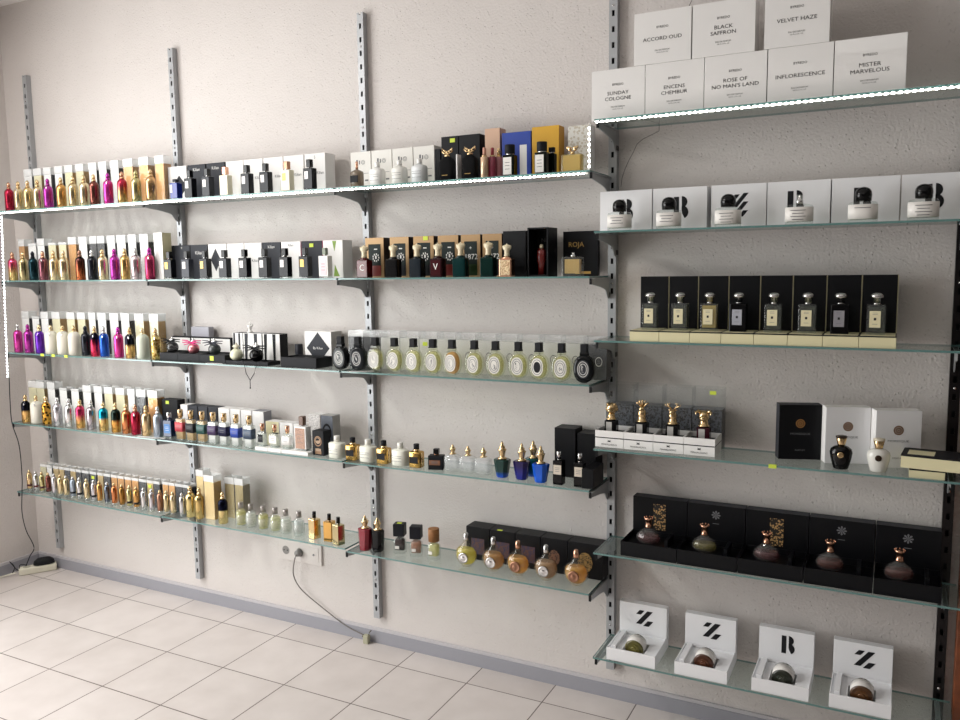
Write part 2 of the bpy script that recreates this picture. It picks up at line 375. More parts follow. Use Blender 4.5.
for i in range(3):
    bay = 'AAB'[i] if i else 'A'
    for r in range(5):
        z = min(ROWS['A' if i < 2 else 'B'][2][r], ROWS['ABC'[i]][2][r])
        put_bracket(POSTX[i], z, 'grey steel bracket on the %s upright under the %s' % (upn[i], shn('A', r)))
for r in range(5): put_bracket(POSTX[3]-.009, ROWS['C'][2][r], 'grey steel bracket on the fourth upright, carrying third bay %s' % shn('C', r))
for r in range(6): put_bracket(POSTX[3]+.0125, ROWS['D'][2][r], 'grey steel bracket on the fourth upright, carrying right bay %s' % shn('D', r))
for r in range(6): put_bracket(POSTX[4]-.004, ROWS['D'][2][r], 'grey steel bracket on the far right upright under %s' % shn('D', r))
def ztop(bay, r): return ROWS[bay][2][r] + .0031

# ------------------------------------------------------------------ bottle kinds (front faces -Y, base at z 0)
def g_body(b): b.loft([(0, .018, .018), (.002, .0205, .0205), (.085, .0205, .0205), (.094, .019, .019), (.101, .014, .014), (.105, .009, .009)], 24)
def g_bodyw(b): b.loft([(0, .0235, .0235), (.003, .027, .027), (.085, .027, .027), (.096, .0245, .0245), (.104, .017, .017), (.108, .010, .010)], 24)
def g_collar(b): b.loft([(.105, .0095, .0095), (.112, .0095, .0095), (.113, .0075, .0075), (.117, .0075, .0075)], 14)
def g_spray(b): b.loft([(.117, .0055, .0055), (.120, .0085, .0085), (.127, .0085, .0085), (.132, .006, .006), (.137, .0025, .0025)], 14); b.tube([(.006, -.002, .123), (.0135, -.004, .1235)], .0022, 0, 8)
def g_charm(b): b.tube([(.008, -.0105, .109), (.017, -.016, .106), (.0172, -.0165, .098)], .0006, 0, 5); b.loft([(.086, .0005, .001), (.089, .004, .001), (.093, .005, .001), (.0965, .003, .001), (.098, .0005, .001)], 10, 2, 0, .0172, -.0215)
def metal_bottle(m, cap=GOLD, wide=False, charm=False, collar=None):
    s = [('body', cm(('body', wide), g_bodyw if wide else g_body), [m]), ('collar', cm('collar', g_collar), [collar or cap]), ('spray_cap', cm('spray_cap', g_spray), [cap])]
    if charm: s.append(('charm', cm('charm', g_charm), [SILVER], 'small silver charm on a thread'))
    return s
def g_slim(b): b.loft([(.012, .0115, .0115), (.014, .0125, .0125), (.078, .0125, .0125), (.086, .0105, .0105), (.092, .006, .006)], 16)
def g_slimfoot(b): b.loft([(0, .009, .009), (.001, .0115, .0115), (.012, .0115, .0115)], 16)
def g_slimring(b): b.loft([(.024, .0127, .0127), (.034, .0127, .0127)], 16)
def g_slimcap(b): b.loft([(.092, .0065, .0065), (.098, .0065, .0065), (.103, .004, .004), (.107, .0015, .0015)], 12)
def slim_bottle(m, ring, cap):
    s = [('body', cm('slim_body', g_slim), [m]), ('clear_foot', cm('slim_foot', g_slimfoot), [GBASE]), ('cap', cm('slim_cap', g_slimcap), [cap])]
    if ring: s.append(('ring', cm('slim_ring', g_slimring), [ring]))
    return s
def square_bottle(w, d, h, capw, caph, body, cap, label=None, lab=None, foot=True, necm=SILVER, capr=False, lm2=None):
    """upright rectangular bottle; label = (width, z0, z1, x offset)"""
    f = .006 if foot else 0
    k = (w, d, h, f)
    s = [('body', cm(('body', k), lambda b: b.cbox(w, d, f, h), .002), [body])]
    if foot: s.append(('glass_foot', cm(('glass_foot', k), lambda b: b.cbox(w*.96, d*.96, 0, f), .001), [GBASE]))
    s.append(('neck', cm(('neck', h, capw), lambda b: b.loft([(h, capw*.42, capw*.42), (h+.005, capw*.42, capw*.42)], 14)), [necm]))
    z = h + .004
    s.append(('cap', cm(('cap', h, capw, caph, capr), (lambda b: b.loft([(z, capw/2, capw/2), (z+caph-.001, capw/2, capw/2), (z+caph, capw/2-.001, capw/2-.001)], 18)) if capr else (lambda b: b.cbox(capw, capw, z, z+caph)), 0 if capr else .0015), [cap]))
    if label:
        lw, a, c = label[:3]; ox = label[3] if len(label) > 3 else 0
        def gl(b): b.box(ox-lw/2, ox+lw/2, -d/2-.0008, -d/2+.0002, a, c)
        def gi(b):
            for q in (.68, .5, .3): b.box(ox-lw*.28, ox+lw*.28, -d/2-.0010, -d/2-.0007, a+(c-a)*q, a+(c-a)*q+.0014)
        s.append(('label', cm(('label', k, label), gl), [lab], None, [('lettering', cm(('lettering', k, label), gi), [lm2 or INKG])]))
    return s
def liquid_bottle(w, d, h, capw, caph, glass, cap, band=None, bandm=None, liq=None, capr=True, p=7., liqtop=.85):
    """clear glass flacon with thick foot, liquid inside and a wrap-round band"""
    k = (w, d, h, p, liqtop)
    def go(b): b.loft([(0, w/2-.002, d/2-.002), (.002, w/2, d/2), (h-.006, w/2, d/2), (h, w/2-.005, d/2-.005)], 24, p)
    def gl(b): b.loft([(.007, w/2-.004, d/2-.004), (h*liqtop, w/2-.004, d/2-.004)], 24, p)
    def gf(b): b.loft([(.0005, w/2-.003, d/2-.003), (.0065, w/2-.003, d/2-.003)], 24, p)
    s = [('glass', cm(('glass', k), go), [glass]), ('glass_foot', cm(('glass_foot2', k), gf), [GBASE])]
    if liq: s.append(('liquid', cm(('liquid', k), gl), [liq]))
    if band:
        a, c, ww = band
        def gb(b): b.loft([(a, w/2*ww+.0006, d/2+.0006), (c, w/2*ww+.0006, d/2+.0006)], 24, p) if ww >= 1 else b.box(-w/2*ww, w/2*ww, -d/2-.0008, -d/2+.0003, a, c)
        def gi(b):
            for q in (.62, .40): b.box(-w*.24, w*.24, -d/2-.0012, -d/2-.0009, a+(c-a)*q, a+(c-a)*q+.0015)
        s.append(('label', cm(('band', k, band), gb), [bandm], None, [('lettering', cm(('band_ink', k, band), gi), [INKG])]))
    s.append(('neck', cm(('neck2', h, capw), lambda b: b.loft([(h, capw*.36, capw*.36), (h+.006, capw*.36, capw*.36)], 12)), [GOLD if cap in (GOLD, ROSE, PGOLD) else SILVER]))
    s.append(('cap', cm(('cap2', h, capw, caph, capr), (lambda b: b.loft([(h+.005, capw/2, capw/2), (h+.004+caph, capw/2, capw/2), (h+.005+caph, capw/2-.001, capw/2-.001)], 16)) if capr else (lambda b: b.cbox(capw, capw, h+.005, h+.005+caph)), 0 if capr else .001), [cap]))
    return s
def ornate_cap(b, z, s=1., r=.011):
    """turned finial cap: stem, collar, bulb and pointed tip"""
    b.loft([(z, r*1.25, r*1.25), (z+.004*s, r*1.3, r*1.3), (z+.006*s, r*.7, r*.7), (z+.014*s, r*.75, r*.75), (z+.03*s, r*1.1, r*1.1), (z+.034*s, r*1.25, r*1.25), (z+.037*s, r*.8, r*.8), (z+.043*s, r*.85, r*.85), (z+.050*s, r*.35, r*.35), (z+.054*s, r*.42, r*.42), (z+.062*s, r*.1, r*.1)], 14)
def taper_bottle(body, cap, h=.064, w=.060, wb=.040, capz=1., tilt=None):
    def gb(b): b.loft([(0, wb/2-.002, wb/2-.004), (.003, wb/2, wb/2-.002), (h-.003, w/2, w/2-.006), (h, w/2-.003, w/2-.009)], 8, 2.6, smooth=False)
    def gc(b): ornate_cap(b, h, capz, .0125)
    return [('body', cm(('taper', h, w, wb), gb), [body]), ('cap', cm(('ornate_cap', h, capz), gc), [cap])]
def round_flacon(liq, med, cap):
    """flattened round flacon with a medallion on its front, seen on its short foot"""
    def gg(b): b.loft([(0, .016, .012), (.004, .018, .013), (.010, .026, .017), (.020, .0345, .020), (.034, .0375, .0215), (.048, .035, .0205), (.058, .027, .017), (.066, .016, .012), (.074, .009, .009), (.080, .0085, .0085)], 24)
    def gl(b): b.loft([(.006, .016, .009), (.011, .022, .013), (.020, .030, .016), (.034, .0335, .0175), (.048, .031, .0165), (.056, .024, .013)], 20)
    def gm(b): b.T = Matrix.Translation((0, -.0205, .030)) @ Matrix.Rotation(PI/2, 4, 'X'); b.loft([(-.001, .016, .016), (.0025, .016, .016), (.003, .013, .013), (.0022, .012, .012), (.0045, .006, .006), (.005, .001, .001)], 20); b.T = None
    def gc(b): b.loft([(.080, .0075, .0075), (.083, .0085, .0085), (.100, .007, .007), (.103, .004, .004)], 14)
    return [('glass', cm('round_glass', gg), [clear('amber tinted glass', (.97, .94, .88), (.9, .85, .7), .03, .02, 1.5)]), ('liquid', cm('round_liquid', gl), [liq]), ('medallion', cm('medallion', gm), [med]), ('cap', cm('round_cap', gc), [cap])]
def dome_bottle(liq, capm=BLACKG, lying=False, spray=False, lines=3):
    """squat round-cornered bottle, paper wrap, domed black cap"""
    def gg(b): b.loft([(0, .030, .022), (.002, .033, .025), (.044, .033, .025), (.049, .030, .022), (.052, .012, .012)], 26, 2.5)
    def gl(b): b.loft([(.007, .029, .021), (.043, .029, .021)], 24, 2.5)
    def gw(b):
        b.loft([(.008, .0334, .0254), (.043, .0334, .0254)], 26, 2.5)
    def gi(b):
        for q in range(lines): b.box(-.018+.004*(q % 2), .018-.005*(q % 2), -.0260, -.0256, .034-.0075*q, .0352-.0075*q)
    def gc(b): b.loft([(.052, .0185, .0185), (.066, .0195, .0195), (.074, .0185, .0185), (.080, .015, .015), (.084, .009, .009), (.0855, .002, .002)], 22)
    def gs(b): b.loft([(.052, .009, .009), (.060, .009, .009), (.061, .0075, .0075), (.074, .0075, .0075)], 14)
    s = [('glass', cm('dome_glass', gg), [GLASS]), ('liquid', cm('dome_liquid', gl), [liq]), ('label', cm('dome_wrap', gw), [LBLW], None, [('lettering', cm(('dome_ink', lines), gi), [INK])])]
    s.append(('sprayer', cm('dome_spray', gs), [SILVER], 'silver sprayer without its cap') if spray else ('cap', cm('dome_cap', gc), [capm]))
    return s
def cologne_bottle(liq, body=GLASS, lab=LBLC):
    """slab bottle with small square emblem on a paper label and a mushroom cap"""
    def gg(b): b.cbox(.048, .029, 0, .083)
    def gl(b): b.cbox(.040, .021, .010, .077)
    def gp(b): b.box(-.0165, .0115, -.0153, -.0144, .020, .066)
    def ge(b): b.box(-.0055, .0005, -.0156, -.0152, .040, .047); 
    def gt(b):
        for q in (.060, .056, .029): b.box(-.009, .004, -.0156, -.0152, q, q+.0009)
    def gn(b): b.loft([(.083, .009, .009), (.088, .009, .009)], 16)
    def gc(b): b.loft([(.088, .0105, .0105), (.101, .010, .010), (.103, .0165, .0165), (.109, .0165, .0165), (.114, .012, .012), (.116, .005, .005)], 20)
    return [('glass', cm('cologne_glass', gg, .0015), [body]), ('liquid', cm('cologne_liquid', gl), [liq]), ('label', cm('cologne_label', gp), [lab], None, [('emblem', cm('emblem', ge), [INK]), ('lettering', cm('cologne_ink', gt), [INKG])]),
            ('neck', cm('cologne_neck', gn), [SILVER]), ('cap', cm('cologne_cap', gc), [SILVER])]
def oval_bottle(liq, glass, lab, mark, cap=BLACKM):
    """flat oval bottle with an oval label and square black cap"""
    def T(b): b.T = Matrix.Translation((0, 0, .043)) @ Matrix.Rotation(PI/2, 4, 'X')
    def gg(b): T(b); b.loft([(-.014, .024, .034), (-.012, .030, .040), (-.008, .033, .043), (.008, .033, .043), (.012, .030, .040), (.014, .024, .034)], 30, 2.25); b.T = None; b.cbox(.024, .020, .0845, .091)
    def gl(b): T(b); b.loft([(-.009, .024, .034), (.0, .028, .038), (.009, .024, .034)], 26, 2.25); b.T = None
    def gp(b): T(b); b.loft([(.0142, .0205, .0285), (.0150, .0205, .0285)], 28, 2.25); b.T = None
    def gi(b):
        T(b)
        for r in (.86, .62):
            n = 24; vs = []
            for i in range(n):
                a = 2*PI*i/n; vs += [(.0205*r*math.cos(a), .0285*r*math.sin(a), .0154), (.0205*(r-.09)*math.cos(a), .0285*(r-.07)*math.sin(a), .0154)]
            b.add(vs, [(2*i, (2*i+2) % (2*n), (2*i+3) % (2*n), 2*i+1) for i in range(n)])
        b.T = None
        random.seed(mark)
        for k in range(5):
            x, z = random.uniform(-.005, .005), .043 + random.uniform(-.009, .009); a = random.uniform(0, PI); u = (.004*math.cos(a), .004*math.sin(a)); 
            b.add([(x-u[0]-.0012, -.0154, z-u[1]), (x-u[0]+.0012, -.0154, z-u[1]), (x+u[0]+.0012, -.0154, z+u[1]), (x+u[0]-.0012, -.0154, z+u[1])], [(0, 1, 2, 3)])
    def gc(b): b.cbox(.0235, .0225, .0905, .095); b.cbox(.0205, .0205, .095, .120)
    ink = INKW if lab in (CHAR, BLACKM) or glass.name.startswith('black') else INKG
    s = [('glass', cm('oval_glass', gg), [glass])]
    if liq: s.append(('liquid', cm('oval_liquid', gl), [liq]))
    s += [('label', cm('oval_label', gp), [lab], None, [('printed_drawing', cm(('oval_ink', mark), gi), [ink])]), ('cap', cm('oval_cap', gc, .0012), [cap])]
    if mark == 10:
        def gd(b): T(b); b.loft([(.0155, .011, .017), (.0157, .011, .017)], 24, 2.2); b.T = None
        s.append(('dark_oval_panel', cm('dark_oval', gd), [BLACKM]))
    return s
def amphora(body, cap, med):
    def gb(b): b.loft([(0, .020, .018), (.003, .0225, .019), (.014, .0255, .021), (.036, .031, .023), (.052, .033, .024), (.062, .030, .022), (.069, .021, .017), (.072, .013, .013)], 26)
    def gn(b): b.loft([(.072, .0105, .0105), (.078, .012, .012), (.095, .0155, .0155), (.097, .0145, .0145)], 20)
    def gt(b): b.loft([(.097, .0165, .0165), (.102, .017, .017), (.104, .010, .010)], 20)
    def gm(b): b.T = Matrix.Translation((0, -.0243, .046)) @ Matrix.Rotation(PI/2, 4, 'X'); b.loft([(-.002, .0095, .0095), (.0012, .0095, .0095), (.0014, .006, .006)], 20); b.T = None
    return [('body', cm('amphora_body', gb), [body]), ('gold_collar', cm('amphora_collar', gn), [GOLD]), ('cap', cm('amphora_cap', gt), [cap]), ('medallion', cm('amphora_medal', gm), [med])]
def squat_flacon(liq, cap=ROSE):
    """wide low flacon with a crown-shaped cap"""
    def gg(b): b.loft([(0, .030, .020), (.003, .037, .023), (.012, .0425, .025), (.022, .043, .0255), (.032, .039, .024), (.042, .030, .020), (.050, .018, .014), (.056, .011, .011)], 12, 2.2, smooth=False)
    def gl(b): b.loft([(.005, .030, .018), (.013, .038, .020), (.022, .0385, .0205), (.031, .034, .019)], 22)
    def gc(b):
        b.loft([(.056, .0115, .0115), (.060, .0125, .0125), (.064, .0105, .0105), (.082, .0105, .0105), (.085, .0145, .0145), (.092, .016, .016)], 18)
        for i in range(8): b.ball(.0145*math.cos(i*PI/4), .0145*math.sin(i*PI/4), .0925, .0022, n=8)
    return [('glass', cm('squat_glass', gg), [clear('faceted glass', (.88, .85, .84), (.5, .48, .46), .08)]), ('liquid', cm('squat_liquid', gl), [liq]), ('cap', cm('crown_cap', gc), [cap])]
def crown_bottle(body, front, letter=None, cap=None):
    """square bottle, engraved letter, tall ivory crown stopper"""
    def gb(b): b.cbox(.050, .034, 0, .066); 
    def gs(b): b.loft([(.066, .020, .014), (.071, .014, .011), (.074, .009, .009)], 16, 3)
    def gc(b):
        b.loft([(.074, .0095, .0095), (.077, .011, .011), (.084, .009, .009), (.096, .010, .010), (.101, .0155, .0125), (.108, .017, .013), (.112, .012, .011)], 16)
        for x, z, r in ((-.013, .110, .005), (.013, .110, .005), (0, .114, .005), (-.006, .1125, .0045), (.006, .1125, .0045)): b.ball(x, 0, z, r, n=8)
        b.ball(0, 0, .119, .0025, n=8)
    def gp(b): b.box(-.019, .019, -.0176, -.0168, .006, .060)
    s = [('body', cm('crown_body', gb, .003), [body]), ('shoulder', cm('crown_shoulder', gs), [body]), ('crown_stopper', cm('crown_stopper', gc), [cap or pm('ivory enamel', '#e0d3b4', .35)]), ('front_panel', cm('crown_panel', gp), [front])]
    if letter: s[-1] = s[-1] + (None, [('engraved_letter', cm(('crown_letter', letter), lambda b: b.text(letter, .032, 0, -.0179, .036)), [INKW])])
    return s
def rounded_bottle(body, cap, label=None, h=.064, r=.029, capr=.0095, caph=.018, p=2.4, ink=INKG, sh=.012):
    """squat cylinder with soft shoulders"""
    def gb(b): b.loft([(0, r-.002, r*.8-.002), (.002, r, r*.8), (h-sh, r, r*.8), (h-sh*.4, r*.92, r*.72), (h, r*.5, r*.42), (h+.004, capr*.8, capr*.8)], 26, p)
    def gc(b): b.loft([(h+.004, capr, capr), (h+.003+caph, capr, capr), (h+.004+caph, capr-.0015, capr-.0015)], 16)
    def gi(b):
        if label == 'plate': b.box(-r*.66, r*.66, -r*.8-.0009, -r*.8+.0015, h*.28, h*.68)
        else:
            for q in (.62, .5, .30): b.box(-r*.62, r*.62, -r*.8-.0006, -r*.8+.0010, h*q, h*q+.001)
    s = [('body', cm(('rounded', h, r, p, sh), gb), [body]), ('cap', cm(('rcap', h, capr, caph), gc), [cap])]
    if label: s.append(('label' if label == 'plate' else 'lettering', cm(('rlabel', h, r, label, p), gi), [ink]))
    return s
def pouch_bottle():
    """bottle in a black velvet pouch with a gold butterfly-shaped stopper and price sticker"""
    def gb(b): b.loft([(0, .024, .014), (.002, .0275, .017), (.060, .0285, .018), (.072, .026, .016), (.080, .016, .012), (.084, .012, .010)], 24, 4)
    def gc(b):
        b.loft([(.084, .010, .010), (.090, .0105, .0105), (.092, .006, .006), (.100, .006, .006), (.104, .009, .006)], 14)
        for s in (-1, 1): b.tube([(0, 0, .098), (s*.012, 0, .106), (s*.020, 0, .112), (s*.021, 0, .104), (s*.014, 0, .097), (s*.004, 0, .096)], .003, 0, 8)
    def gt(b): b.box(-.012, .010, -.0192, -.0182, .020, .0215)
    return [('pouch', cm('pouch', gb), [pm('black velvet', '#0b0b0d', .95, bump=1., bscale=500)]), ('stopper', cm('pouch_stopper', gc), [GOLD]), ('lettering', cm('pouch_ink', gt), [GINK])]
def beast_cap(kind):
    def g(b):
        b.loft([(.045, .017, .017), (.048, .0175, .0175), (.050, .014, .014), (.060, .012, .012), (.066, .010, .010)], 16)
        if kind == 0:   # maned head
            b.ball(0, 0, .080, .018, sx=1.0, sy=.9, sz=1.05); b.ball(0, -.012, .076, .010, sy=1.3, sz=.8)
            for s in (-1, 1): b.ball(s*.012, -.002, .095, .005)
            for i in range(7): b.ball(.016*math.cos(i*PI/6), .004, .078+.016*math.sin(i*PI/6), .006)
        elif kind == 1:   # bird with raised fan
            b.ball(0, 0, .070, .014, sz=1.3); b.ball(0, -.006, .086, .009); b.tube([(0, -.012, .086), (0, -.022, .083)], [.003, .0008])
            for i in range(5): a = (i-2)*.42; b.tube([(0, .003, .088), (.018*math.sin(a), .003, .090+.018*math.cos(a)), (.026*math.sin(a), .003, .088+.027*math.cos(a))], [.002, .003, .004])
        elif kind == 2:   # stag
            b.ball(0, 0, .070, .013, sz=1.3); b.ball(0, -.010, .084, .009, sy=1.5)
            for s in (-1, 1):
                b.tube([(s*.004, 0, .090), (s*.012, 0, .100), (s*.018, -.002, .112)], [.003, .0022, .001]); b.tube([(s*.010, 0, .098), (s*.020, 0, .101), (s*.026, 0, .108)], [.0022, .0018, .001]); b.tube([(s*.014, 0, .104), (s*.008, 0, .113)], [.002, .001])
                b.tube([(s*.007, 0, .088), (s*.015, 0, .090)], [.004, .001])
        else:   # horned bull
            b.ball(0, 0, .076, .017, sz=1.1); b.ball(0, -.014, .072, .010, sy=1.3)
            for s in (-1, 1): b.tube([(s*.008, 0, .088), (s*.018, -.003, .092), (s*.024, -.010, .088), (s*.022, -.016, .082)], [.006, .005, .0035, .001])
    def gb(b): b.cbox(.040, .028, 0, .042)
    def gs(b): b.box(-.0135, .0055, -.0148, -.0138, .006, .038)
    def gn(b): b.loft([(.042, .014, .012), (.0455, .015, .013)], 14)
    body = pm('wine red glass', '#33101a', .12) if kind == 3 else BLACKG
    return [('body', cm('beast_body', gb, .002), [body]), ('label', cm('beast_label', gs), [pm('silver label', '#c8c6c2', .3, .4)]), ('neck', cm('beast_neck', gn), [BLACKG]), ('gold_animal_head_stopper', cm(('beast', kind), g), [GOLD])]
def ball_bottle(m, cap, bow):
    def gb(b):
        n = 20; rings = []
        for k in range(11):
            a = -PI/2 + .35 + (PI - .6) * k / 10; rings.append((.026 + .026*math.sin(a), .028*math.cos(a), .026*math.cos(a)))
        b.loft(rings, 24)
    def gc(b): b.loft([(.050, .008, .008), (.056, .008, .008), (.058, .017, .012), (.062, .018, .012), (.066, .010, .009), (.069, .004, .004), (.072, .005, .005), (.076, .001, .001)], 16)
    s = [('body', cm('ball_body', gb), [m]), ('stopper', cm('ball_stopper', gc), [cap])]
    if bow:
        def gw(b):
            for sx in (-1, 1):
                b.tube([(0, -.012, .054), (sx*.024, -.014, .063), (sx*.060, -.010, .064)], [.002, .0028, .0016]); b.tube([(0, -.012, .053), (sx*.028, -.015, .056), (sx*.058, -.011, .053)], [.002, .0028, .0016]); b.tube([(0, -.013, .053), (sx*.020, -.018, .048), (sx*.044, -.015, .043)], [.002, .0026, .0016])
            b.ball(0, -.013, .054, .0045)
        s.append(('bow', cm('bow', gw), [bow]))
    return s

# ------------------------------------------------------------------ cartons
def carton(w, d, h, front, side=None, top=None, prints=None, sleeve=0, bevel=.0008, sticker=None, film=None):
    side = side or front; top = top or side
    def g(b): b.cbox(w, d, 0, h, ms=[0, 1, 1, 1, 2, 2])
    s = [(None, cm(('carton', round(w, 4), round(d, 4), round(h, 4)), g, bevel), [front, side, top])]
    if sleeve:
        def gs(b):
            e = .0012; z1 = h + sleeve
            for q in ((-w/2-e, w/2+e, -d/2-e, -d/2-e+.0003), (-w/2-e, w/2+e, d/2+e-.0003, d/2+e), (-w/2-e, -w/2-e+.0003, -d/2-e, d/2+e), (w/2+e-.0003, w/2+e, -d/2-e, d/2+e)): b.box(*q, .001, h+.001); b.box(*q, h+.001, z1, m=1)
        s.append(('clear_sleeve', cm(('clear_sleeve', round(w, 4), round(d, 4), round(h, 4), sleeve), gs), [FILM, film or FILMW]))
    if sticker:
        sx, sz = sticker
        s.append(('price_sticker', cm(('price_sticker', round(w, 4), round(d, 4), sticker), lambda b: b.box(sx-.010, sx+.010, -d/2-.0018, -d/2-.0012, sz-.007, sz+.007)), [STICK], 'yellow price sticker'))
    for nm, key, fn, mt in (prints or []): s.append((nm, cm((nm, key, round(w, 4), round(d, 4), round(h, 4)), lambda b, f=fn: f(b, w, d, h), recalc=False), mt))
    return s

# ------------------------------------------------------------------ filling the shelves
def jit(a): return random.uniform(-a, a)
IN_ROW = {}
def row(bay, r, items, noun, name, cat, group, Y=-.175, where=None, hz=.05, zoff=0.):
    """items: (px of the middle, look, spec[, Y[, rotation[, scale]]])"""
    where = where or wherey(bay, r); z = ztop(bay, r) + zoff
    labs = names_for([i[1] for i in items], noun, where)
    out = []
    IN_ROW.setdefault((bay, r), []).extend((i[0], i[1] + (' spray' if 'travel' in noun else ' bottle')) for i in items)
    for it, lb in zip(items, labs):
        y = it[3] if len(it) > 3 and it[3] is not None else Y
        rz = it[4] if len(it) > 4 else jit(.04)
        sc = it[5] if len(it) > 5 else 1.
        out.append(thing(name, lb, cat, (xat(it[0], y, z + hz), y, z), it[2], rz, group, sc))
    return out
def boxrow(bay, r, items, yf, group, h=None, where=None, name='perfume_carton', noun='carton', zoff=0., gap=.0006):
    """items: (px left, px right of the front face, look, dict(front, side, top, h, d, sleeve, prints, yf))"""
    where = where or wherey(bay, r); z = ztop(bay, r) + zoff
    labs = names_for([i[2] for i in items], noun, where); out = []; last = -9
    for it, lb in zip(items, labs):
        k = dict(it[3]); hh = k.pop('h', h); d = k.pop('d', .05); y = k.pop('yf', yf); lab = k.pop('label', None)
        x0 = xat(it[0], y, z + hh*.5); x1 = xat(it[1], y, z + hh*.5)
        if y == yf: x0 = max(x0, last + gap); last = x1
        out.append(thing(name, lab or lb, 'perfume box', ((x0+x1)/2, y + d/2, z), carton(x1-x0-gap, d, hh, **k), 0, group))
    return out
GR = {}
C_ = dict
crim = pm('crimson lacquer', '#a82640', .22, .85); mag = pm('magenta lacquer', '#ac3c98', .22, .8); ogold = pm('orange gold', '#d2a062', .25, 1.); cham = pm('champagne metal', '#d9c7a0', .22, 1.)
brn = pm('bronze metal', '#7c4d44', .22, 1.); ggold = pm('green gold metal', '#c6bd8a', .22, 1.); mauve = pm('mauve metal', '#83525c', .25, .9); tealb = pm('teal black metal', '#16333b', .2, .8)
purp = pm('purple lacquer', '#6a2fb5', .2, .7); blue = pm('royal blue lacquer', '#2256b8', .2, .7); creamb = pm('cream lacquer', '#e6e1d4', .3); sage = pm('pale grey green lacquer', '#cfd4c4', .35)
silv = pm('silver lacquer', '#cfccd2', .22, .95); orng = pm('copper orange metal', '#cf8558', .22, 1.); slate = pm('grey blue metal', '#a8b3c0', .3, .9); bsheen = pm('black metal', '#20222a', .18, .6); copb = fade('copper black', '#b5633f', '#2a2228', .02, .10)
redgold = fade('red gold fade', '#d8b070', '#b83a50', .03, .075); pinkgold = fade('pink gold fade', '#dcbe80', '#d45678', .035, .075); blkred = fade('red black fade', '#d63a5a', '#1d1a28', .045, .08); blkgold = fade('gold black fade', '#dcb070', '#1d1e28', .05, .062)
tealgold = fade('gold teal fade', '#dab878', '#1f8cac', .05, .062); maggold = fade('gold magenta fade', '#dcac68', '#c03c60', .03, .065); patt = speck('gold black pattern', '#3a2a14', '#e0a94a', 70)
def mb_(m, **k): return metal_bottle(m, **k)
G1 = 'metal spray bottles, far left bay top shelf'
row('A', 0, [(9.5, 'crimson', mb_(crim, cap=ROSE)), (19, 'pale gold', mb_(PGOLD, charm=True)), (28.4, 'warm gold', mb_(pm('warm gold metal', '#dac08c', .2, 1.))), (38.2, 'champagne', mb_(cham)),
  (48.5, 'magenta', mb_(mag, cap=mag, charm=True)), (61.5, 'orange gold', mb_(ogold)), (73.5, 'gold', mb_(pm('soft gold metal', '#d6c096', .2, 1.))), (84.5, 'brassy gold', mb_(PGOLD)),
  (94.5, 'bronze', mb_(brn)), (108.5, 'pink magenta', mb_(pm('pink magenta lacquer', '#cf3f9a', .22, .8), cap=mag, charm=True)), (122.5, 'red-to-gold', mb_(redgold, cap=ROSE)), (136.5, 'green gold', mb_(ggold, cap=ggold)), (151, 'tan gold', mb_(pm('tan gold metal', '#cfa878', .22, 1.)))],
  'metal spray bottle', 'spray_bottle', 'perfume bottle', G1)
row('A', 1, [(13, 'pink-to-gold', mb_(pinkgold, cap=ROSE)), (23.5, 'dull champagne', mb_(pm('dull champagne metal', '#b5a47c', .25, 1.))), (33.5, 'teal black', mb_(tealb, cap=bsheen)), (43.5, 'mauve brown', mb_(mauve, cap=ROSE, charm=True)),
  (54, 'pale gold', mb_(PGOLD)), (64, 'champagne', mb_(cham, cap=PGOLD)), (80.5, 'copper black', mb_(copb, cap=COPPER)), (92.5, 'black', mb_(bsheen, cap=SILVER)), (103, 'light gold', mb_(PGOLD)),
  (115, 'magenta', mb_(mag, cap=mag)), (125.3, 'ochre gold', mb_(pm('ochre gold metal', '#c8a468', .22, 1.))), (136, 'silver pink', mb_(pm('silver pink metal', '#d3c0c6', .22, .95), cap=SILVER)), (150, 'crimson', mb_(pm('rose crimson lacquer', '#b83a62', .22, .8), cap=mag, charm=True))],
  'metal spray bottle', 'spray_bottle', 'perfume bottle', 'metal spray bottles, far left bay second shelf')
row('A', 2, [(18.3, 'rose pink', mb_(pm('rose pink lacquer', '#c74497', .22, .8), cap=SILVER)), (28.6, 'magenta', mb_(mag, cap=mag)), (39.8, 'purple', mb_(purp, cap=PGOLD, charm=True)), (51.5, 'wide cream', mb_(creamb, wide=True, cap=PGOLD, charm=True)),
  (63.3, 'ivory', mb_(creamb, wide=True, charm=True)), (74.5, 'off-white', mb_(pm('off white lacquer', '#dfd8cc', .28), wide=True)), (86, 'black', mb_(bsheen, cap=bsheen)), (95, 'black-to-red', mb_(blkred, charm=True)),
  (104.3, 'royal blue', mb_(blue, cap=SILVER, charm=True)), (118.8, 'hot pink', mb_(pm('hot pink lacquer', '#d83f93', .22, .7), cap=mag, charm=True)), (130, 'black-to-gold', mb_(blkgold, charm=True)), (143, 'pale sage', mb_(sage, wide=True, cap=PGOLD)), (156, 'patterned gold', mb_(speck('gold fleck pattern', '#a8823c', '#e7cf8a', 90), charm=True))],
  'metal spray bottle', 'spray_bottle', 'perfume bottle', 'metal spray bottles, far left bay third shelf')
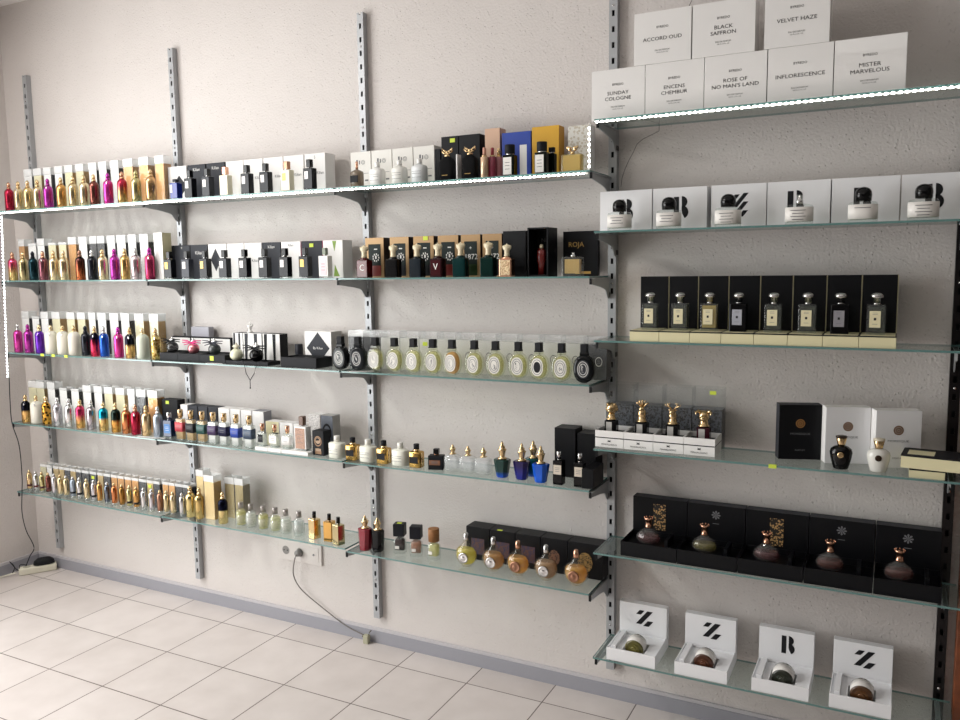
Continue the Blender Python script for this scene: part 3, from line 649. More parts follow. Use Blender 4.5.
row('A', 3, [(26, 'black-to-gold', mb_(blkgold, charm=True), -.185), (36.7, 'wide cream', mb_(creamb, wide=True, charm=True)), (46.5, 'black-flecked gold', mb_(patt)), (57.8, 'bright silver', mb_(silv, cap=SILVER)), (69.3, 'silver', mb_(SILVER, cap=SILVER, charm=True)),
  (80.3, 'crimson-to-gold', mb_(maggold)), (91.3, 'smoky silver', mb_(pm('smoky silver metal', '#b0a9b0', .2, 1.), cap=SILVER)), (103.5, 'teal-to-gold', mb_(tealgold, cap=PGOLD)), (116, 'dark-to-gold', mb_(fade('gold dark green fade', '#d9a256', '#26302c', .045, .06))), (126.5, 'copper orange', mb_(orng)),
  (135.7, 'ruby red', mb_(crim, cap=ROSE, charm=True)), (146.5, 'yellow gold', mb_(GOLD)), (158.2, 'grey blue', mb_(slate, cap=SILVER))],
  'metal spray bottle', 'spray_bottle', 'perfume bottle', 'metal spray bottles, far left bay fourth shelf')
thing('perfume_bottle', 'dark blue square bottle with silver cap at right end of far left bay, fourth shelf', 'perfume bottle', (xat(169.5, -.165, .86), -.165, ztop('A', 3)),
      square_bottle(.044, .030, .078, .020, .030, pm('dark blue glass', '#14294d', .1), SILVER, (.032, .022, .062), pm('blue label', '#2d6fb0', .4), capr=True, lm2=INKW), .1)
# travel sprays
sl = [(29.5, 'gold', GOLD, 'r', PGOLD), (36, 'silver', SILVER, 'r', SILVER), (42, 'brass', ggold, 'r', GOLD), (48.3, 'bronze', brn, 'r', GOLD), (54.3, 'silvery grey', silv, None, SILVER), (60.3, 'tan gold', PGOLD, None, GOLD), (66.2, 'champagne', cham, None, SILVER),
      (73, 'steel grey', slate, 'k', SILVER), (79.5, 'bright silver', SILVER, 'k', SILVER), (86.6, 'pale gold', PGOLD, None, PGOLD), (93.8, 'polished silver', silv, 'k', SILVER), (99.6, 'warm gold', ogold, None, GOLD), (107.2, 'gunmetal', pm('gunmetal', '#707782', .2, 1.), None, SILVER),
      (114.3, 'copper gold', orng, None, GOLD), (122, 'dark gold', pm('dark gold', '#a87c44', .22, 1.), None, GOLD), (129.5, 'ochre', ggold, 'k', PGOLD), (136.4, 'amber', ogold, 'k', GOLD), (143.8, 'cool silver', SILVER, None, SILVER), (151.7, 'pearl silver', silv, None, SILVER), (160, 'coppery brown', COPPER, None, GOLD), (166.5, 'light champagne', cham, None, PGOLD), (173, 'honey gold', PGOLD, None, PGOLD), (182.2, 'thin silver', SILVER, None, SILVER)]
ringr, ringk = pm('dark red ring', '#4a1018', .3), pm('black ring', '#1b1b20', .3)
row('A', 4, [(px, nm, slim_bottle(m, {'r': ringr, 'k': ringk, None: None}[rg], cp), -.18) for px, nm, m, rg, cp in sl if px < 162], 'slim travel spray', 'travel_spray', 'travel spray', 'slim travel sprays, bottom shelf far left bay')
row('B', 4, [(px, nm, slim_bottle(m, None, cp), -.18) for px, nm, m, rg, cp in sl if px > 162], 'slim travel spray', 'travel_spray', 'travel spray', 'slim travel sprays, bottom shelf second bay', where='left end of second bay, bottom shelf')
row('B', 4, [(190.5, 'honey gold', mb_(pm('honey gold metal', '#d8c48a', .18, 1.)), -.165), (199.7, 'deep gold', mb_(pm('deep gold metal', '#ccb074', .18, 1.)), -.165), (223, 'black-and-gold', mb_(fade('gold navy split', '#d8c48a', '#141726', .055, .060)), -.175)],
  'metal spray bottle', 'spray_bottle', 'perfume bottle', 'metal spray bottles, bottom shelf second bay', hz=.05)

# cartons behind the metal bottles: black ones have window glare coloured in as a white front, coloured sides, clear sleeve above
def tall(bay, r, data, yf=-.118, h=.165, sl=.034, group=None, gap=.0006):
    looks = {'w': ('glare-white-fronted black', WHITEG, BLACKM), 'p': ('pearl white', WHITEG, WHITE), 'k': ('black', CHAR, BLACKM), 'g': ('gold-sided cream', CREAM, GOLDC), 't': ('orange gold', pm('orange gold card', '#d79a4a', .4, .4), pm('tan gold card', '#b98a4e', .45, .3)), 'G': ('gold', PGOLDC, GOLDC), 'z': ('olive gold', pm('olive gold card', '#a8945a', .4, .3), pm('olive card', '#7d6f48', .5))}
    items = []
    for L, wpx, k, *e in data:
        nm, f, s = looks[k]; q = dict(front=f, side=s, d=.042, sleeve=sl, h=h)
        if e: q.update(e[0])
        if q.get('sleeve', 0) == 0: q['sleeve'] = 0
        near = min(IN_ROW[(bay, r)], key=lambda t: abs(t[0] - L - wpx/2)); dx = L + wpx/2 - near[0]
        q.setdefault('label', '%s carton %s the %s, %s' % (nm, 'just behind' if abs(dx) < wpx*.35 else 'behind and left of' if dx < 0 else 'behind and right of', near[1], wherey(bay, r)))
        items.append((L, L + wpx, nm, q))
    return boxrow(bay, r, items, yf, group, h)
PGOLDC = pm('pale gold card', '#d9bb7c', .35, .5)
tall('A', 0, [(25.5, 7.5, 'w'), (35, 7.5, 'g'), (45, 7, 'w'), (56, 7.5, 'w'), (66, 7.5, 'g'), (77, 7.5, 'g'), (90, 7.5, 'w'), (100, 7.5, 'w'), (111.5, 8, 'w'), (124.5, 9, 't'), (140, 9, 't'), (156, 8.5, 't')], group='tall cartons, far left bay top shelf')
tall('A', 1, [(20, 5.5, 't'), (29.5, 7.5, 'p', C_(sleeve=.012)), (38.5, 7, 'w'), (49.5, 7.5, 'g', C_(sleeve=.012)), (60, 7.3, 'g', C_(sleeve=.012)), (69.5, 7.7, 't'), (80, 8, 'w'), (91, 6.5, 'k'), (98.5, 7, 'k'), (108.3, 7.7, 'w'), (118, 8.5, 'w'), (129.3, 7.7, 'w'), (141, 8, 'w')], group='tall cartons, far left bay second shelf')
boxrow('A', 1, [(154.5, 163, 'tall plain white', C_(front=WHITEG, side=CREAM, d=.05, h=.20, yf=-.15))], -.15, 'tall cartons, far left bay second shelf', where='right end of far left bay, second shelf')
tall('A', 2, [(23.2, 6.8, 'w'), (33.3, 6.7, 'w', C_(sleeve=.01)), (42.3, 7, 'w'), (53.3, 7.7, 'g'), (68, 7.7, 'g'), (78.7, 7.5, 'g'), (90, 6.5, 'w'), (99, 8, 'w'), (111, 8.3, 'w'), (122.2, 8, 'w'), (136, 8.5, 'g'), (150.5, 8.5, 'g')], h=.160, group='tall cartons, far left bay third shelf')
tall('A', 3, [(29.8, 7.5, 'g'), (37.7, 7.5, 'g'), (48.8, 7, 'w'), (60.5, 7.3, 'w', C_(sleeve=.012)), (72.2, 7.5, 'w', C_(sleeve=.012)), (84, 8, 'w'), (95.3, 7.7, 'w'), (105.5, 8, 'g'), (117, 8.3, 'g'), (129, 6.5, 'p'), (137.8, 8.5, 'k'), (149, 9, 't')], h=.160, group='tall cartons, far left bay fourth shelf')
boxrow('A', 3, [(162.5, 178, 'wide black', C_(front=BLACKM, d=.045, h=.155, sticker=(-.012, .142)))], -.10, 'tall cartons, far left bay fourth shelf', where='right end of far left bay fourth shelf')
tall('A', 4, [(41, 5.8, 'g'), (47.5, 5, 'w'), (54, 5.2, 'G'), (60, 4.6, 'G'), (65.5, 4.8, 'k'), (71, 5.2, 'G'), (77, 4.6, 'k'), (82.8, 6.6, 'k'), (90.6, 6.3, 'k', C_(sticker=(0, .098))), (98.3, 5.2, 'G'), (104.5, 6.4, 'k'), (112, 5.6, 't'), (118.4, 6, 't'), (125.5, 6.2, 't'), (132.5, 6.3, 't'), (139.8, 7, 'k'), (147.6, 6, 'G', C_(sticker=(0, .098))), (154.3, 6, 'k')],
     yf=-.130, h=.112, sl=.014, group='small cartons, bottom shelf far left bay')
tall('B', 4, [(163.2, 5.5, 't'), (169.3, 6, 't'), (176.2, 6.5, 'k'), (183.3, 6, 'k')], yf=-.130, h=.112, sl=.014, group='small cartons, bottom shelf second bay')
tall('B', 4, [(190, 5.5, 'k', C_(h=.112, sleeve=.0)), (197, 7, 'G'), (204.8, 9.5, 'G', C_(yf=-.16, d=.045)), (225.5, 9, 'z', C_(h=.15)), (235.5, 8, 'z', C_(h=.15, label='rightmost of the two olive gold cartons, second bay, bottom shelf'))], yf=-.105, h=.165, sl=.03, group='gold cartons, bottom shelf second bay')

# ------------------------------------------------------------------ second bay
def arc(cx, cz, r0, r1, a0, a1, n=10): 
    return [(cx + r1*math.cos(a0+(a1-a0)*i/n), cz + r1*math.sin(a0+(a1-a0)*i/n)) for i in range(n+1)] + [(cx + r0*math.cos(a1+(a0-a1)*i/n), cz + r0*math.sin(a1+(a0-a1)*i/n)) for i in range(n+1)]
def flat(b, pts, y):
    """flat polygon in XZ at depth y, split into quads between two equal rows"""
    n = len(pts)//2; vs = [(x, y, z) for x, z in pts]
    b.add(vs, [(i, i+1, len(pts)-2-i, len(pts)-1-i) for i in range(n-1)])
def pr_lines(m=INKG, q=(.62, .5), w_=.5, z_=.0012, off=0.): 
    def f(b, w, d, h):
        for k in q: b.box(-w*w_/2+off*w, w*w_/2+off*w, -d/2-.0006, -d/2-.0003, h*k, h*k+z_)
    return ('lettering', ('lines', q, w_, off), f, [m])
def pr_diamond(m, s=.6, cz=.5, cx=0., asp=1.):
    def f(b, w, d, h):
        a = w*s/2; b.add([(cx*w-a, -d/2-.0005, h*cz), (cx*w, -d/2-.0005, h*cz-a*asp), (cx*w+a, -d/2-.0005, h*cz), (cx*w, -d/2-.0005, h*cz+a*asp)], [(0, 1, 2, 3)])
    return ('diamond_mark', ('diamond', s, cz, cx, asp), f, [m])
def pr_text(t, size, z, m, x=0., sx=1.):
    def f(b, w, d, h): b.text(t, size, x*w, -d/2-.0006, h*z, 0, sx)
    return ('lettering', (t, size, z, x), f, [m])
KW = C_(front=WHITE, side=WHITE, d=.062)
KB = C_(front=CHAR, side=BLACKM, d=.062)
boxrow('B', 0, [(168.5, 187, 'white diamond-marked', C_(KW, prints=[pr_diamond(CHAR, .8, .42, .1, 1.1)])), (188, 206, 'black', C_(KB, prints=[pr_text('Kilian', .018, .86, INKW)])), (207, 225, 'charcoal', C_(KB, prints=[pr_text('Kilian', .018, .86, INKW)])), (226.5, 243.5, 'plain white', KW),
  (244.2, 263, 'white', C_(KW, prints=[pr_text('Kilian', .016, .5, INKG, .25)])), (264, 283.3, 'bright white', C_(KW, prints=[pr_text('Kilian', .016, .5, INKG, .25)])), (284, 304, 'snow white', C_(KW, prints=[pr_text('Kilian', .016, .5, INKG, .2)])), (305, 325.5, 'plain snow-white', C_(KW, prints=[pr_text('Kilian', .016, .5, INKG, .25), pr_text('S', .016, .9, INKG)]))],
  -.098, 'wide cartons, second bay top shelf', .150)
PLATE = pm('silver label plate', '#c9c3c0', .3, .3); PLG = pm('gold label plate', '#cda45a', .3, .6); KBLK = pm('black lacquered glass', '#121318', .14)
KI = lambda body=KBLK, lab=PLATE, cap=BLACKG: square_bottle(.044, .028, .084, .019, .029, body, cap, (.017, .044, .072, -.006), lab)
row('B', 0, [(176, 'deep blue', square_bottle(.044, .028, .070, .019, .012, pm('deep blue lacquer', '#1c2f86', .15), CHAR, (.014, .03, .062, -.014), LBLW)), (190.5, 'black silver-labelled', KI()), (208, 'charcoal', KI(pm('charcoal lacquered glass', '#1e2027', .14))), (226, 'cream rose-capped', KI(pm('ivory lacquered glass', '#ece5cb', .2), LBLW, ROSE)),
  (247.3, 'glossy black', KI()), (266, 'black', KI()), (287.5, 'ivory gold-capped', KI(pm('ivory lacquered glass', '#ece5cb', .2), PLG, COPPER)), (310, 'jet black', KI())], 'square bottle', 'perfume_bottle', 'perfume bottle', 'square bottles, second bay top shelf', Y=-.168)
boxrow('B', 1, [(165, 174, 'narrow black', KB), (174.5, 190.5, 'black', C_(KB, prints=[pr_text('K', .012, .92, INKW)])), (191, 208, 'charcoal', C_(KB, prints=[pr_text('Kilian', .020, .76, INKW)])), (208.7, 227, 'white diamond-marked', C_(KW, prints=[pr_diamond(CHAR, .55, .55, -.1, 1.7)])), (227.7, 244.3, 'plain white', KW), (245, 262, 'bright white', C_(KW, prints=[pr_text('Kilian', .016, .5, INKG, .1)])),
  (262.7, 281, 'dark grey', C_(KB, prints=[pr_text('Kilian', .016, .87, INKW)])), (281.7, 301, 'snow white', C_(KW, prints=[pr_text('Kilian', .012, .9, INKG)])), (301.7, 322.5, 'black stickered', C_(KB, side=pm('pink card', '#c43a6c', .4), sticker=(0, .128))), (323.3, 343, 'green-triangle white', C_(KW, prints=[('green_triangles', 'tri', lambda b, w, d, h: (b.add([(-.002, -d/2-.0005, h*.98), (.018, -d/2-.0005, h*.98), (.008, -d/2-.0005, h*.70)], [(0, 2, 1)]), b.add([(.008, -d/2-.0005, h*.36), (.002, -d/2-.0005, h*.04), (.030, -d/2-.0005, h*.04)], [(0, 1, 2)])), [pm('green ink', '#7d9c34', .5)])]))],
  -.098, 'wide cartons, second bay second shelf', .145)
row('B', 1, [(170, 'gold-labelled black', KI(lab=PLG)), (187.5, 'silver-labelled grey', KI(pm('grey lacquered glass', '#34363f', .14))), (205.5, 'brass-labelled black', KI(lab=PLG)), (225, 'charcoal', KI(pm('charcoal lacquered glass', '#1e2027', .14))), (245, 'black silver-labelled', KI()), (265, 'glossy black', KI()), (285.5, 'jet black', KI()), (305.5, 'black gold-labelled', KI(lab=PLG)),
  (325.5, 'white floral', square_bottle(.044, .028, .084, .016, .026, pm('white lacquered glass', '#ece9e4', .2), pm('sage cap', '#7e8674', .4), (.030, .012, .072, 0), pm('pink sprig print', '#e3c9ce', .4), lm2=pm('plum ink', '#8a3a56', .5)))], 'square bottle', 'perfume_bottle', 'perfume bottle', 'square bottles, second bay second shelf', Y=-.168)

# third shelf of the second bay: black trays, bow bottles, striped boxes
z2 = ztop('B', 2)
def tray(w, d, h):
    def g(b): t = .003; b.box(-w/2, w/2, -d/2, d/2, 0, t); b.box(-w/2, w/2, -d/2, -d/2+t, t, h); b.box(-w/2, w/2, d/2-t, d/2, t, h); b.box(-w/2, -w/2+t, -d/2+t, d/2-t, t, h); b.box(w/2-t, w/2, -d/2+t, d/2-t, t, h)
    def gi(b): b.box(-w/2+.0035, w/2-.0035, -d/2+.0035, d/2-.0035, .0032, h-.006)
    return g, gi
def traything(x0, x1, yf, d, h, label, mat=BLACKM, sticker=False, z=z2, inner=None, cat='tray box'):
    w = x1 - x0 - .001; g, gi = tray(w, d, h)
    s = [('tray_wall', cm(('tray', round(w, 4), d, h), g, .0006), [mat]), ('inner_bed', cm(('bed', round(w, 4), d, h), gi), [inner or mat])]
    if sticker: s.append(('price_sticker', cm('tray_sticker', lambda b: b.box(-.010, .010, -d/2-.001, -d/2-.0004, h*.3, h*.85)), [STICK], 'yellow green price sticker'))
    return thing('tray_box', label, cat, ((x0+x1)/2, yf + d/2, z), s)
xs = [xat(p, -.195, z2+.02) for p in (159.5, 177.5, 199, 225)]
traything(xs[0], xs[1], -.195, .11, .034, 'leftmost black open tray under the black bow bottle, second bay')
traything(xs[1], xs[2], -.195, .11, .034, 'black open tray under the pink ball bottle, second bay third shelf')
traything(xs[2], xs[3], -.195, .11, .034, 'black open tray with yellow sticker under dark ball bottle, second bay', sticker=True)
zb = z2 + .0285
thing('ball_perfume_bottle', 'smoky ball bottle with black bow in leftmost black tray', 'perfume bottle', (xat(172.5, -.15, zb+.03), -.15, zb), ball_bottle(clear('smoke glass', (.35, .35, .36), (.05, .05, .05), .5), SILVER, BLACKM), sc=.95)
thing('ball_perfume_bottle', 'pink ball bottle with magenta bow and silver stopper', 'perfume bottle', (xat(193.5, -.155, zb+.03), -.155, zb), ball_bottle(pm('pink lustre', '#d98a92', .15, .6), SILVER, pm('magenta ribbon', '#d0307a', .5)), sc=.92)
thing('ball_perfume_bottle', 'dark grey ball bottle with grey ribbons right of the pink one', 'perfume bottle', (xat(214.5, -.155, zb+.03), -.155, zb), ball_bottle(clear('dark smoke glass', (.2, .24, .24), (.05, .06, .06), .6), SILVER, pm('grey ribbon', '#3b3d45', .5)), sc=.95)
def longbox(b, w, d, h): b.box(-w/2+.004, w/2-.004, -d/2-.0006, -d/2, .006, h-.006)
x0, x1 = xat(172, -.07, z2+.05), xat(231, -.07, z2+.05)
n = 3
for i in range(3):
    a, c = x0 + (x1-x0)*i/3, x0 + (x1-x0)*(i+1)/3
    thing('upright_box_lid', ['black-edged white lid behind the black bow bottle', 'black-edged white lid behind the pink ball bottle', 'black-edged white lid behind the dark grey ball bottle'][i], 'box lid', ((a+c)/2, -.062, z2), carton(c-a-.0004, .016, .094, BLACKM, prints=[('white_panel', 'panel', longbox, [WHITE])]), group='white panelled lids, second bay third shelf')
xg0, xg1 = xat(191.5, -.045, z2+.1), xat(209, -.045, z2+.1)
thing('perfume_carton', 'plain grey carton standing tallest behind the white lids, second bay', 'perfume box', ((xg0+xg1)/2, -.031, z2), carton(xg1-xg0, .03, .135, pm('light lavender grey card', '#a9a8b2', .5)))
# low tray with cream and black bottles, striped boxes
traything(xat(225.5, -.205, z2), xat(268, -.205, z2), -.205, .075, .016, 'low flat black tray holding cream and black ball bottles', z=z2)
zt = z2 + .0105
thing('ball_perfume_bottle', 'cream ribbed ball bottle on the low black tray', 'perfume bottle', (xat(236.5, -.17, zt+.03), -.17, zt), ball_bottle(pm('cream glass', '#dfe0c4', .2), pm('cream cap', '#d8d3bd', .35), None))
thing('ball_perfume_bottle', 'black ball bottle with silver star-shaped stopper, on the low tray', 'perfume bottle', (xat(256.5, -.165, zt+.03), -.165, zt), ball_bottle(BLACKG, SILVER, BLACKM), sc=1.05)
def stripes(b, w, d, h):
    n = 2
    for i in range(n):
        x = -w/2 + w*(i+.42)/n; b.add([(x-w*.13, -d/2-.0006, h*.99), (x-w*.10+.004*(i-1), -d/2-.0006, h*.02), (x+w*.02+.004*(i-1), -d/2-.0006, h*.02), (x+w*.06, -d/2-.0006, h*.99)], [(0, 1, 2, 3)])
for L, R_, f, s_, lab, dd, ink in ((233, 243, WHITE, CHAR, 'white and grey striped box just left of the king figure', .05, CHAR), (243.5, 262, WHITE, GREYC, 'white striped box behind the black ball bottle, widest of three', .05, CHAR), (263, 280, WHITE, BLACKM, 'striped white box with black side, rightmost of three striped boxes', .05, BLACKM)):
    a, c = xat(L, -.105, z2+.06), xat(R_, -.105, z2+.06)
    thing('perfume_carton', lab, 'perfume box', ((a+c)/2, -.105+dd/2, z2), carton(c-a-.0006, dd, .120, f, s_, prints=[('stripes', 'stripes', stripes, [ink])]), group='striped boxes, second bay third shelf')
def king(b):
    b.loft([(0, .012, .012), (.004, .012, .012), (.007, .007, .007), (.020, .006, .006), (.024, .011, .010), (.030, .012, .010), (.033, .004, .004)], 14)
    b.ball(0, 0, .036, .004); b.box(-.0012, .0012, -.0012, .0012, .038, .046); b.box(-.004, .004, -.0012, .0012, .041, .0435)
    for s in (-1, 1): b.ball(s*.012, 0, .032, .0045)
thing('crown_ornament', 'white king-piece ornament with a cross on top of the striped boxes', 'ornament', (xat(250, -.085, z2+.14), -.085, z2+.1206), [(None, cm('king', king), [pm('white plaster', '#eceae6', .4)])])
# black necklace cord hanging over the edge
def cord(b):
    A = [aty(x, y, yy) for x, y, yy in [(243, 361.5, -.212), (244.5, 365, -.2225), (246, 373, -.2225), (250, 380, -.2225), (250.3, 388, -.2225)]]
    B = [aty(x, y, yy) for x, y, yy in [(256.5, 362.5, -.212), (256, 367, -.2225), (254, 374, -.2225), (250.3, 380, -.2225)]]
    b.tube(A, .0014); b.tube(B, .0014); b.ball(*A[-1], .003)
thing('beaded_cord', 'thin black cord hanging in a loop below the low black tray', 'cord', (0, 0, 0), [(None, cm('beaded_cord', cord), [BLACKM])])
a, c = xat(280.5, -.20, z2+.02), xat(307, -.20, z2+.02)
traything(a, c + .045, -.20, .10, .040, 'deep black open box between the striped boxes and diamond box', z=z2)
thing('cylinder_case', 'small black cylinder standing behind the deep black open box', 'case', (xat(299, -.07, z2+.05), -.07, z2), [(None, cm('case', lambda b: b.loft([(0, .0155, .0155), (.078, .0155, .0155), (.079, .0145, .0145)], 24)), [CHAR])])
a, c = xat(305, -.085, z2+.06), xat(331.5, -.085, z2+.06)
thing('perfume_carton', 'large white box with dark diamond mark, second bay third shelf', 'perfume box', ((a+c)/2, -.085+.035, z2), carton(c-a, .07, .134, WHITE, pm('warm grey card', '#b2afaa', .5), WHITE, prints=[pr_diamond(CHAR, .86, .50, 0, 1.12), ('lettering', 'diamond script', lambda b, w, d, h: b.text('By Kilian', .014, 0, -d/2-.0009, h*.5), [INKW])]))

# fourth shelf of the second bay
boxrow('B', 3, [(181, 188, 'white', C_(front=WHITE)), (189, 198, 'grey', C_(front=CHAR)), (198.7, 208, 'dark grey', C_(front=CHAR)), (208.7, 218, 'charcoal', C_(front=CHAR)), (218.7, 230, 'plain white', C_(front=WHITE)), (230.7, 240.5, 'bright white', C_(front=WHITE)), (241.2, 252, 'snow white', C_(front=WHITE)), (252.7, 264, 'clean white', C_(front=WHITE, side=GREYC))],
  -.090, 'wide cartons, second bay fourth shelf', .135)
AMB = clear('amber liquid', (.85, .68, .42), (.8, .55, .25), .6); CLR = clear('pale liquid', (.93, .94, .90), (.92, .93, .88), .45); YEL = clear('yellow liquid', (.86, .84, .5), (.78, .74, .35), .45); FRO = clear('white liquid', (.9, .9, .9), (.95, .95, .94), .9)
LB = lambda liq, bm, cap=GOLD: liquid_bottle(.046, .028, .099, .023, .031, GLASS, cap, (.040, .080, 1.0), bm, liq, p=9., liqtop=.95)
row('B', 3, [(181, 'red-banded amber', LB(AMB, pm('red band', '#b8424c', .45))), (191.5, 'black-banded amber', LB(AMB, pm('black band', '#2c2d30', .45))), (202.5, 'green-banded amber', LB(AMB, pm('green band', '#1f4d48', .45))), (213.5, 'violet-banded clear', LB(FRO, pm('violet band', '#3f2a55', .45))),
  (224.5, 'navy-banded clear', LB(FRO, pm('navy band', '#1c1d3c', .45))), (236.5, 'blue-banded clear', LB(FRO, pm('blue band', '#1f3f9c', .45))), (249.5, 'slate-banded clear', LB(FRO, pm('slate band', '#3d4d63', .45)))], 'gold-capped bottle', 'perfume_bottle', 'perfume bottle', 'colour-banded bottles, second bay fourth shelf', Y=-.185)
zw = ztop('B', 3)
def plinth(px0, px1, yf, d, h, label):
    a, c = xat(px0, yf, zw), xat(px1, yf, zw); return thing('box_base', label, 'box base', ((a+c)/2, yf+d/2, zw), [(None, cm(('plinth', round(c-a, 4)), lambda b: b.cbox(c-a-.0006, d, 0, h), .001), [WHITE])])
plinth(255, 267.6, -.205, .05, .014, 'white box base under the black-labelled bottle, second bay fourth shelf'); plinth(268, 280.8, -.205, .05, .014, 'white box base under the middle clear bottle, second bay fourth shelf'); plinth(281.2, 308, -.205, .05, .014, 'long white box base under the rightmost clear bottle, fourth shelf')
LC = lambda bm, ww: liquid_bottle(.042, .028, .062, .018, .026, GLASS, ROSE, (.018, .05, ww), bm, CLR, capr=True, p=6.)
row('B', 3, [(262.5, 'black-labelled', LC(BLACKM, .6)), (274.7, 'white-labelled', LC(LBLW, .9)), (287.5, 'frosted', LC(WHITE, 1.0))], 'clear bottle', 'perfume_bottle', 'perfume bottle', 'clear bottles on white bases, second bay', Y=-.180, zoff=.0142)
boxrow('B', 3, [(266, 279, 'cream black-marked', C_(front=CREAM, side=WHITE, prints=[('black_stripe', 'st', lambda b, w, d, h: b.box(0, w*.45, -d/2-.0006, -d/2, h*.35, h*.55), [BLACKM])])), (280, 293, 'pale white', C_(front=WHITE)), (294, 303.5, 'small white', C_(front=WHITE))], -.105, 'white cartons behind the clear bottles', .100, where='behind clear bottles of second bay')
a = xat(303, -.172, zw+.06)
thing('perfume_bottle', 'large bottle with brown mosaic front and brown cap', 'perfume bottle', (a, -.172, zw+.0142), square_bottle(.056, .034, .096, .021, .036, WHITE, pm('brown cap', '#6d5345', .4), (.047, .008, .090, -.001), speck('brown mosaic', '#8a6452', '#b8917a', 260, .4, 0.)), 0)
def medal_print(b, w, d, h):
    n = 24; 
    for r0, r1, zc in ((.018, .014, .58),):
        vs = []
        for i in range(n): a = 2*PI*i/n; vs += [(r0*math.cos(a), -d/2-.0007, h*zc+r0*1.15*math.sin(a)), (r1*math.cos(a), -d/2-.0007, h*zc+r1*1.15*math.sin(a))]
        b.add(vs, [(2*i, 2*i+1, (2*i+3) % (2*n), (2*i+2) % (2*n)) for i in range(n)])
    b.add([(-.004, -d/2-.0007, h*.30), (.004, -d/2-.0007, h*.30), (0, -d/2-.0007, h*.24)], [(0, 1, 2)]); b.box(-.015, .015, -d/2-.0007, -d/2-.0004, h*.06, h*.18)
x0, x1 = xat(312.5, -.178, zw+.05), xat(323.5, -.178, zw+.05)
thing('perfume_carton', 'narrow black box with a bronze medallion print', 'perfume box', ((x0+x1)/2, -.178+.022, zw), carton(x1-x0, .044, .098, BLACKM, prints=[('portrait_print', 'pp', lambda b, w, d, h: (flat(b, arc(0, h*.60, 0.0001, .0125, 0, 2*PI, 20), -d/2-.0006), b.box(-.013, .013, -d/2-.0006, -d/2-.0002, h*.10, h*.28)), [pm('tan print', '#a58a70', .5)]), ('dark_hair_print', 'ph', lambda b, w, d, h: flat(b, arc(-.001, h*.61, .0001, .0095, .1, PI*1.05, 12), -d/2-.0010), [BLACKM]), ('medallion_print', 'mp', medal_print, [pm('bronze print ring', '#8a6b50', .4, .3)])]))
def oval_print(b, w, d, h):
    n = 24; vs = []
    for i in range(n): a = 2*PI*i/n; vs += [(w*.38*math.cos(a), -d/2-.0007, h*.55+.034*math.sin(a)), (w*.27*math.cos(a), -d/2-.0007, h*.55+.024*math.sin(a))]
    b.add(vs, [(2*i, 2*i+1, (2*i+3) % (2*n), (2*i+2) % (2*n)) for i in range(n)]); 
boxrow('B', 3, [(309, 320.5, 'grey-patterned white', C_(front=speck('grey fine print', '#8f8a88', '#d5d1ce', 400, .5, 0.), side=WHITE, d=.05)), (321.2, 333, 'slate grey', C_(front=pm('slate card', '#5d626c', .5), side=pm('light grey card', '#a9a6a3', .5), d=.05, prints=[('oval_wreath_print', 'ov', oval_print, [BLACKM])]))], -.105, 'cartons behind the medallion box', .145, where='behind the medallion box, second bay')
# bottom shelf of the second bay
z4 = ztop('B', 4)
CL = lambda liq: [('glass', cm('sh_glass', lambda b: b.loft([(0, .0205, .0205), (.002, .0225, .0225), (.058, .0225, .0225), (.067, .019, .019), (.072, .011, .011), (.075, .0105, .0105)], 24)), [GLASS]), ('liquid', cm('sh_liq', lambda b: b.loft([(.007, .0200, .0200), (.058, .0200, .0200), (.063, .016, .016)], 20)), [liq]),
   ('label', cm('sh_label', lambda b: b.loft([(.014, .0229, .0229), (.048, .0229, .0229)], 24)), [clear('pale printed label', (.95, .95, .94), (.93, .92, .88), .22)]), ('cap', cm('sh_cap', lambda b: b.loft([(.075, .0110, .0110), (.099, .0110, .0110), (.100, .010, .010)], 18)), [pm('brushed grey metal', '#a6a09c', .35, .8)])]
row('B', 4, [(241, 'olive-tinted', CL(YEL)), (251, 'colourless', CL(CLR)), (263.3, 'yellow', CL(YEL)), (275.3, 'pale yellow', CL(clear('pale yellow liquid', (.9, .9, .66), (.85, .84, .55), .4))), (286, 'clear', CL(CLR)), (299, 'water-clear', CL(clear('water clear liquid', (.92, .95, .95), (.9, .93, .93), .3)))], 'round-shouldered bottle', 'perfume_bottle', 'perfume bottle', 'clear round bottles, second bay bottom shelf', Y=-.165)
GB = lambda m: square_bottle(.037, .034, .080, .015, .025, m, BLACKG, foot=False, capr=True)
row('B', 4, [(314.5, 'pale gold', GB(pm('pale gold mirror', '#e7cf9b', .12, 1.)), None, -.25), (329.5, 'warm gold', GB(pm('warm gold mirror', '#dcae66', .12, 1.)), None, .1), (338.5, 'ivory gold', GB(pm('ivory gold mirror', '#cdbf94', .14, 1.)), -.185, -.3)], 'black-capped block bottle', 'perfume_bottle', 'perfume bottle', 'gold block bottles, second bay bottom shelf', Y=-.165)

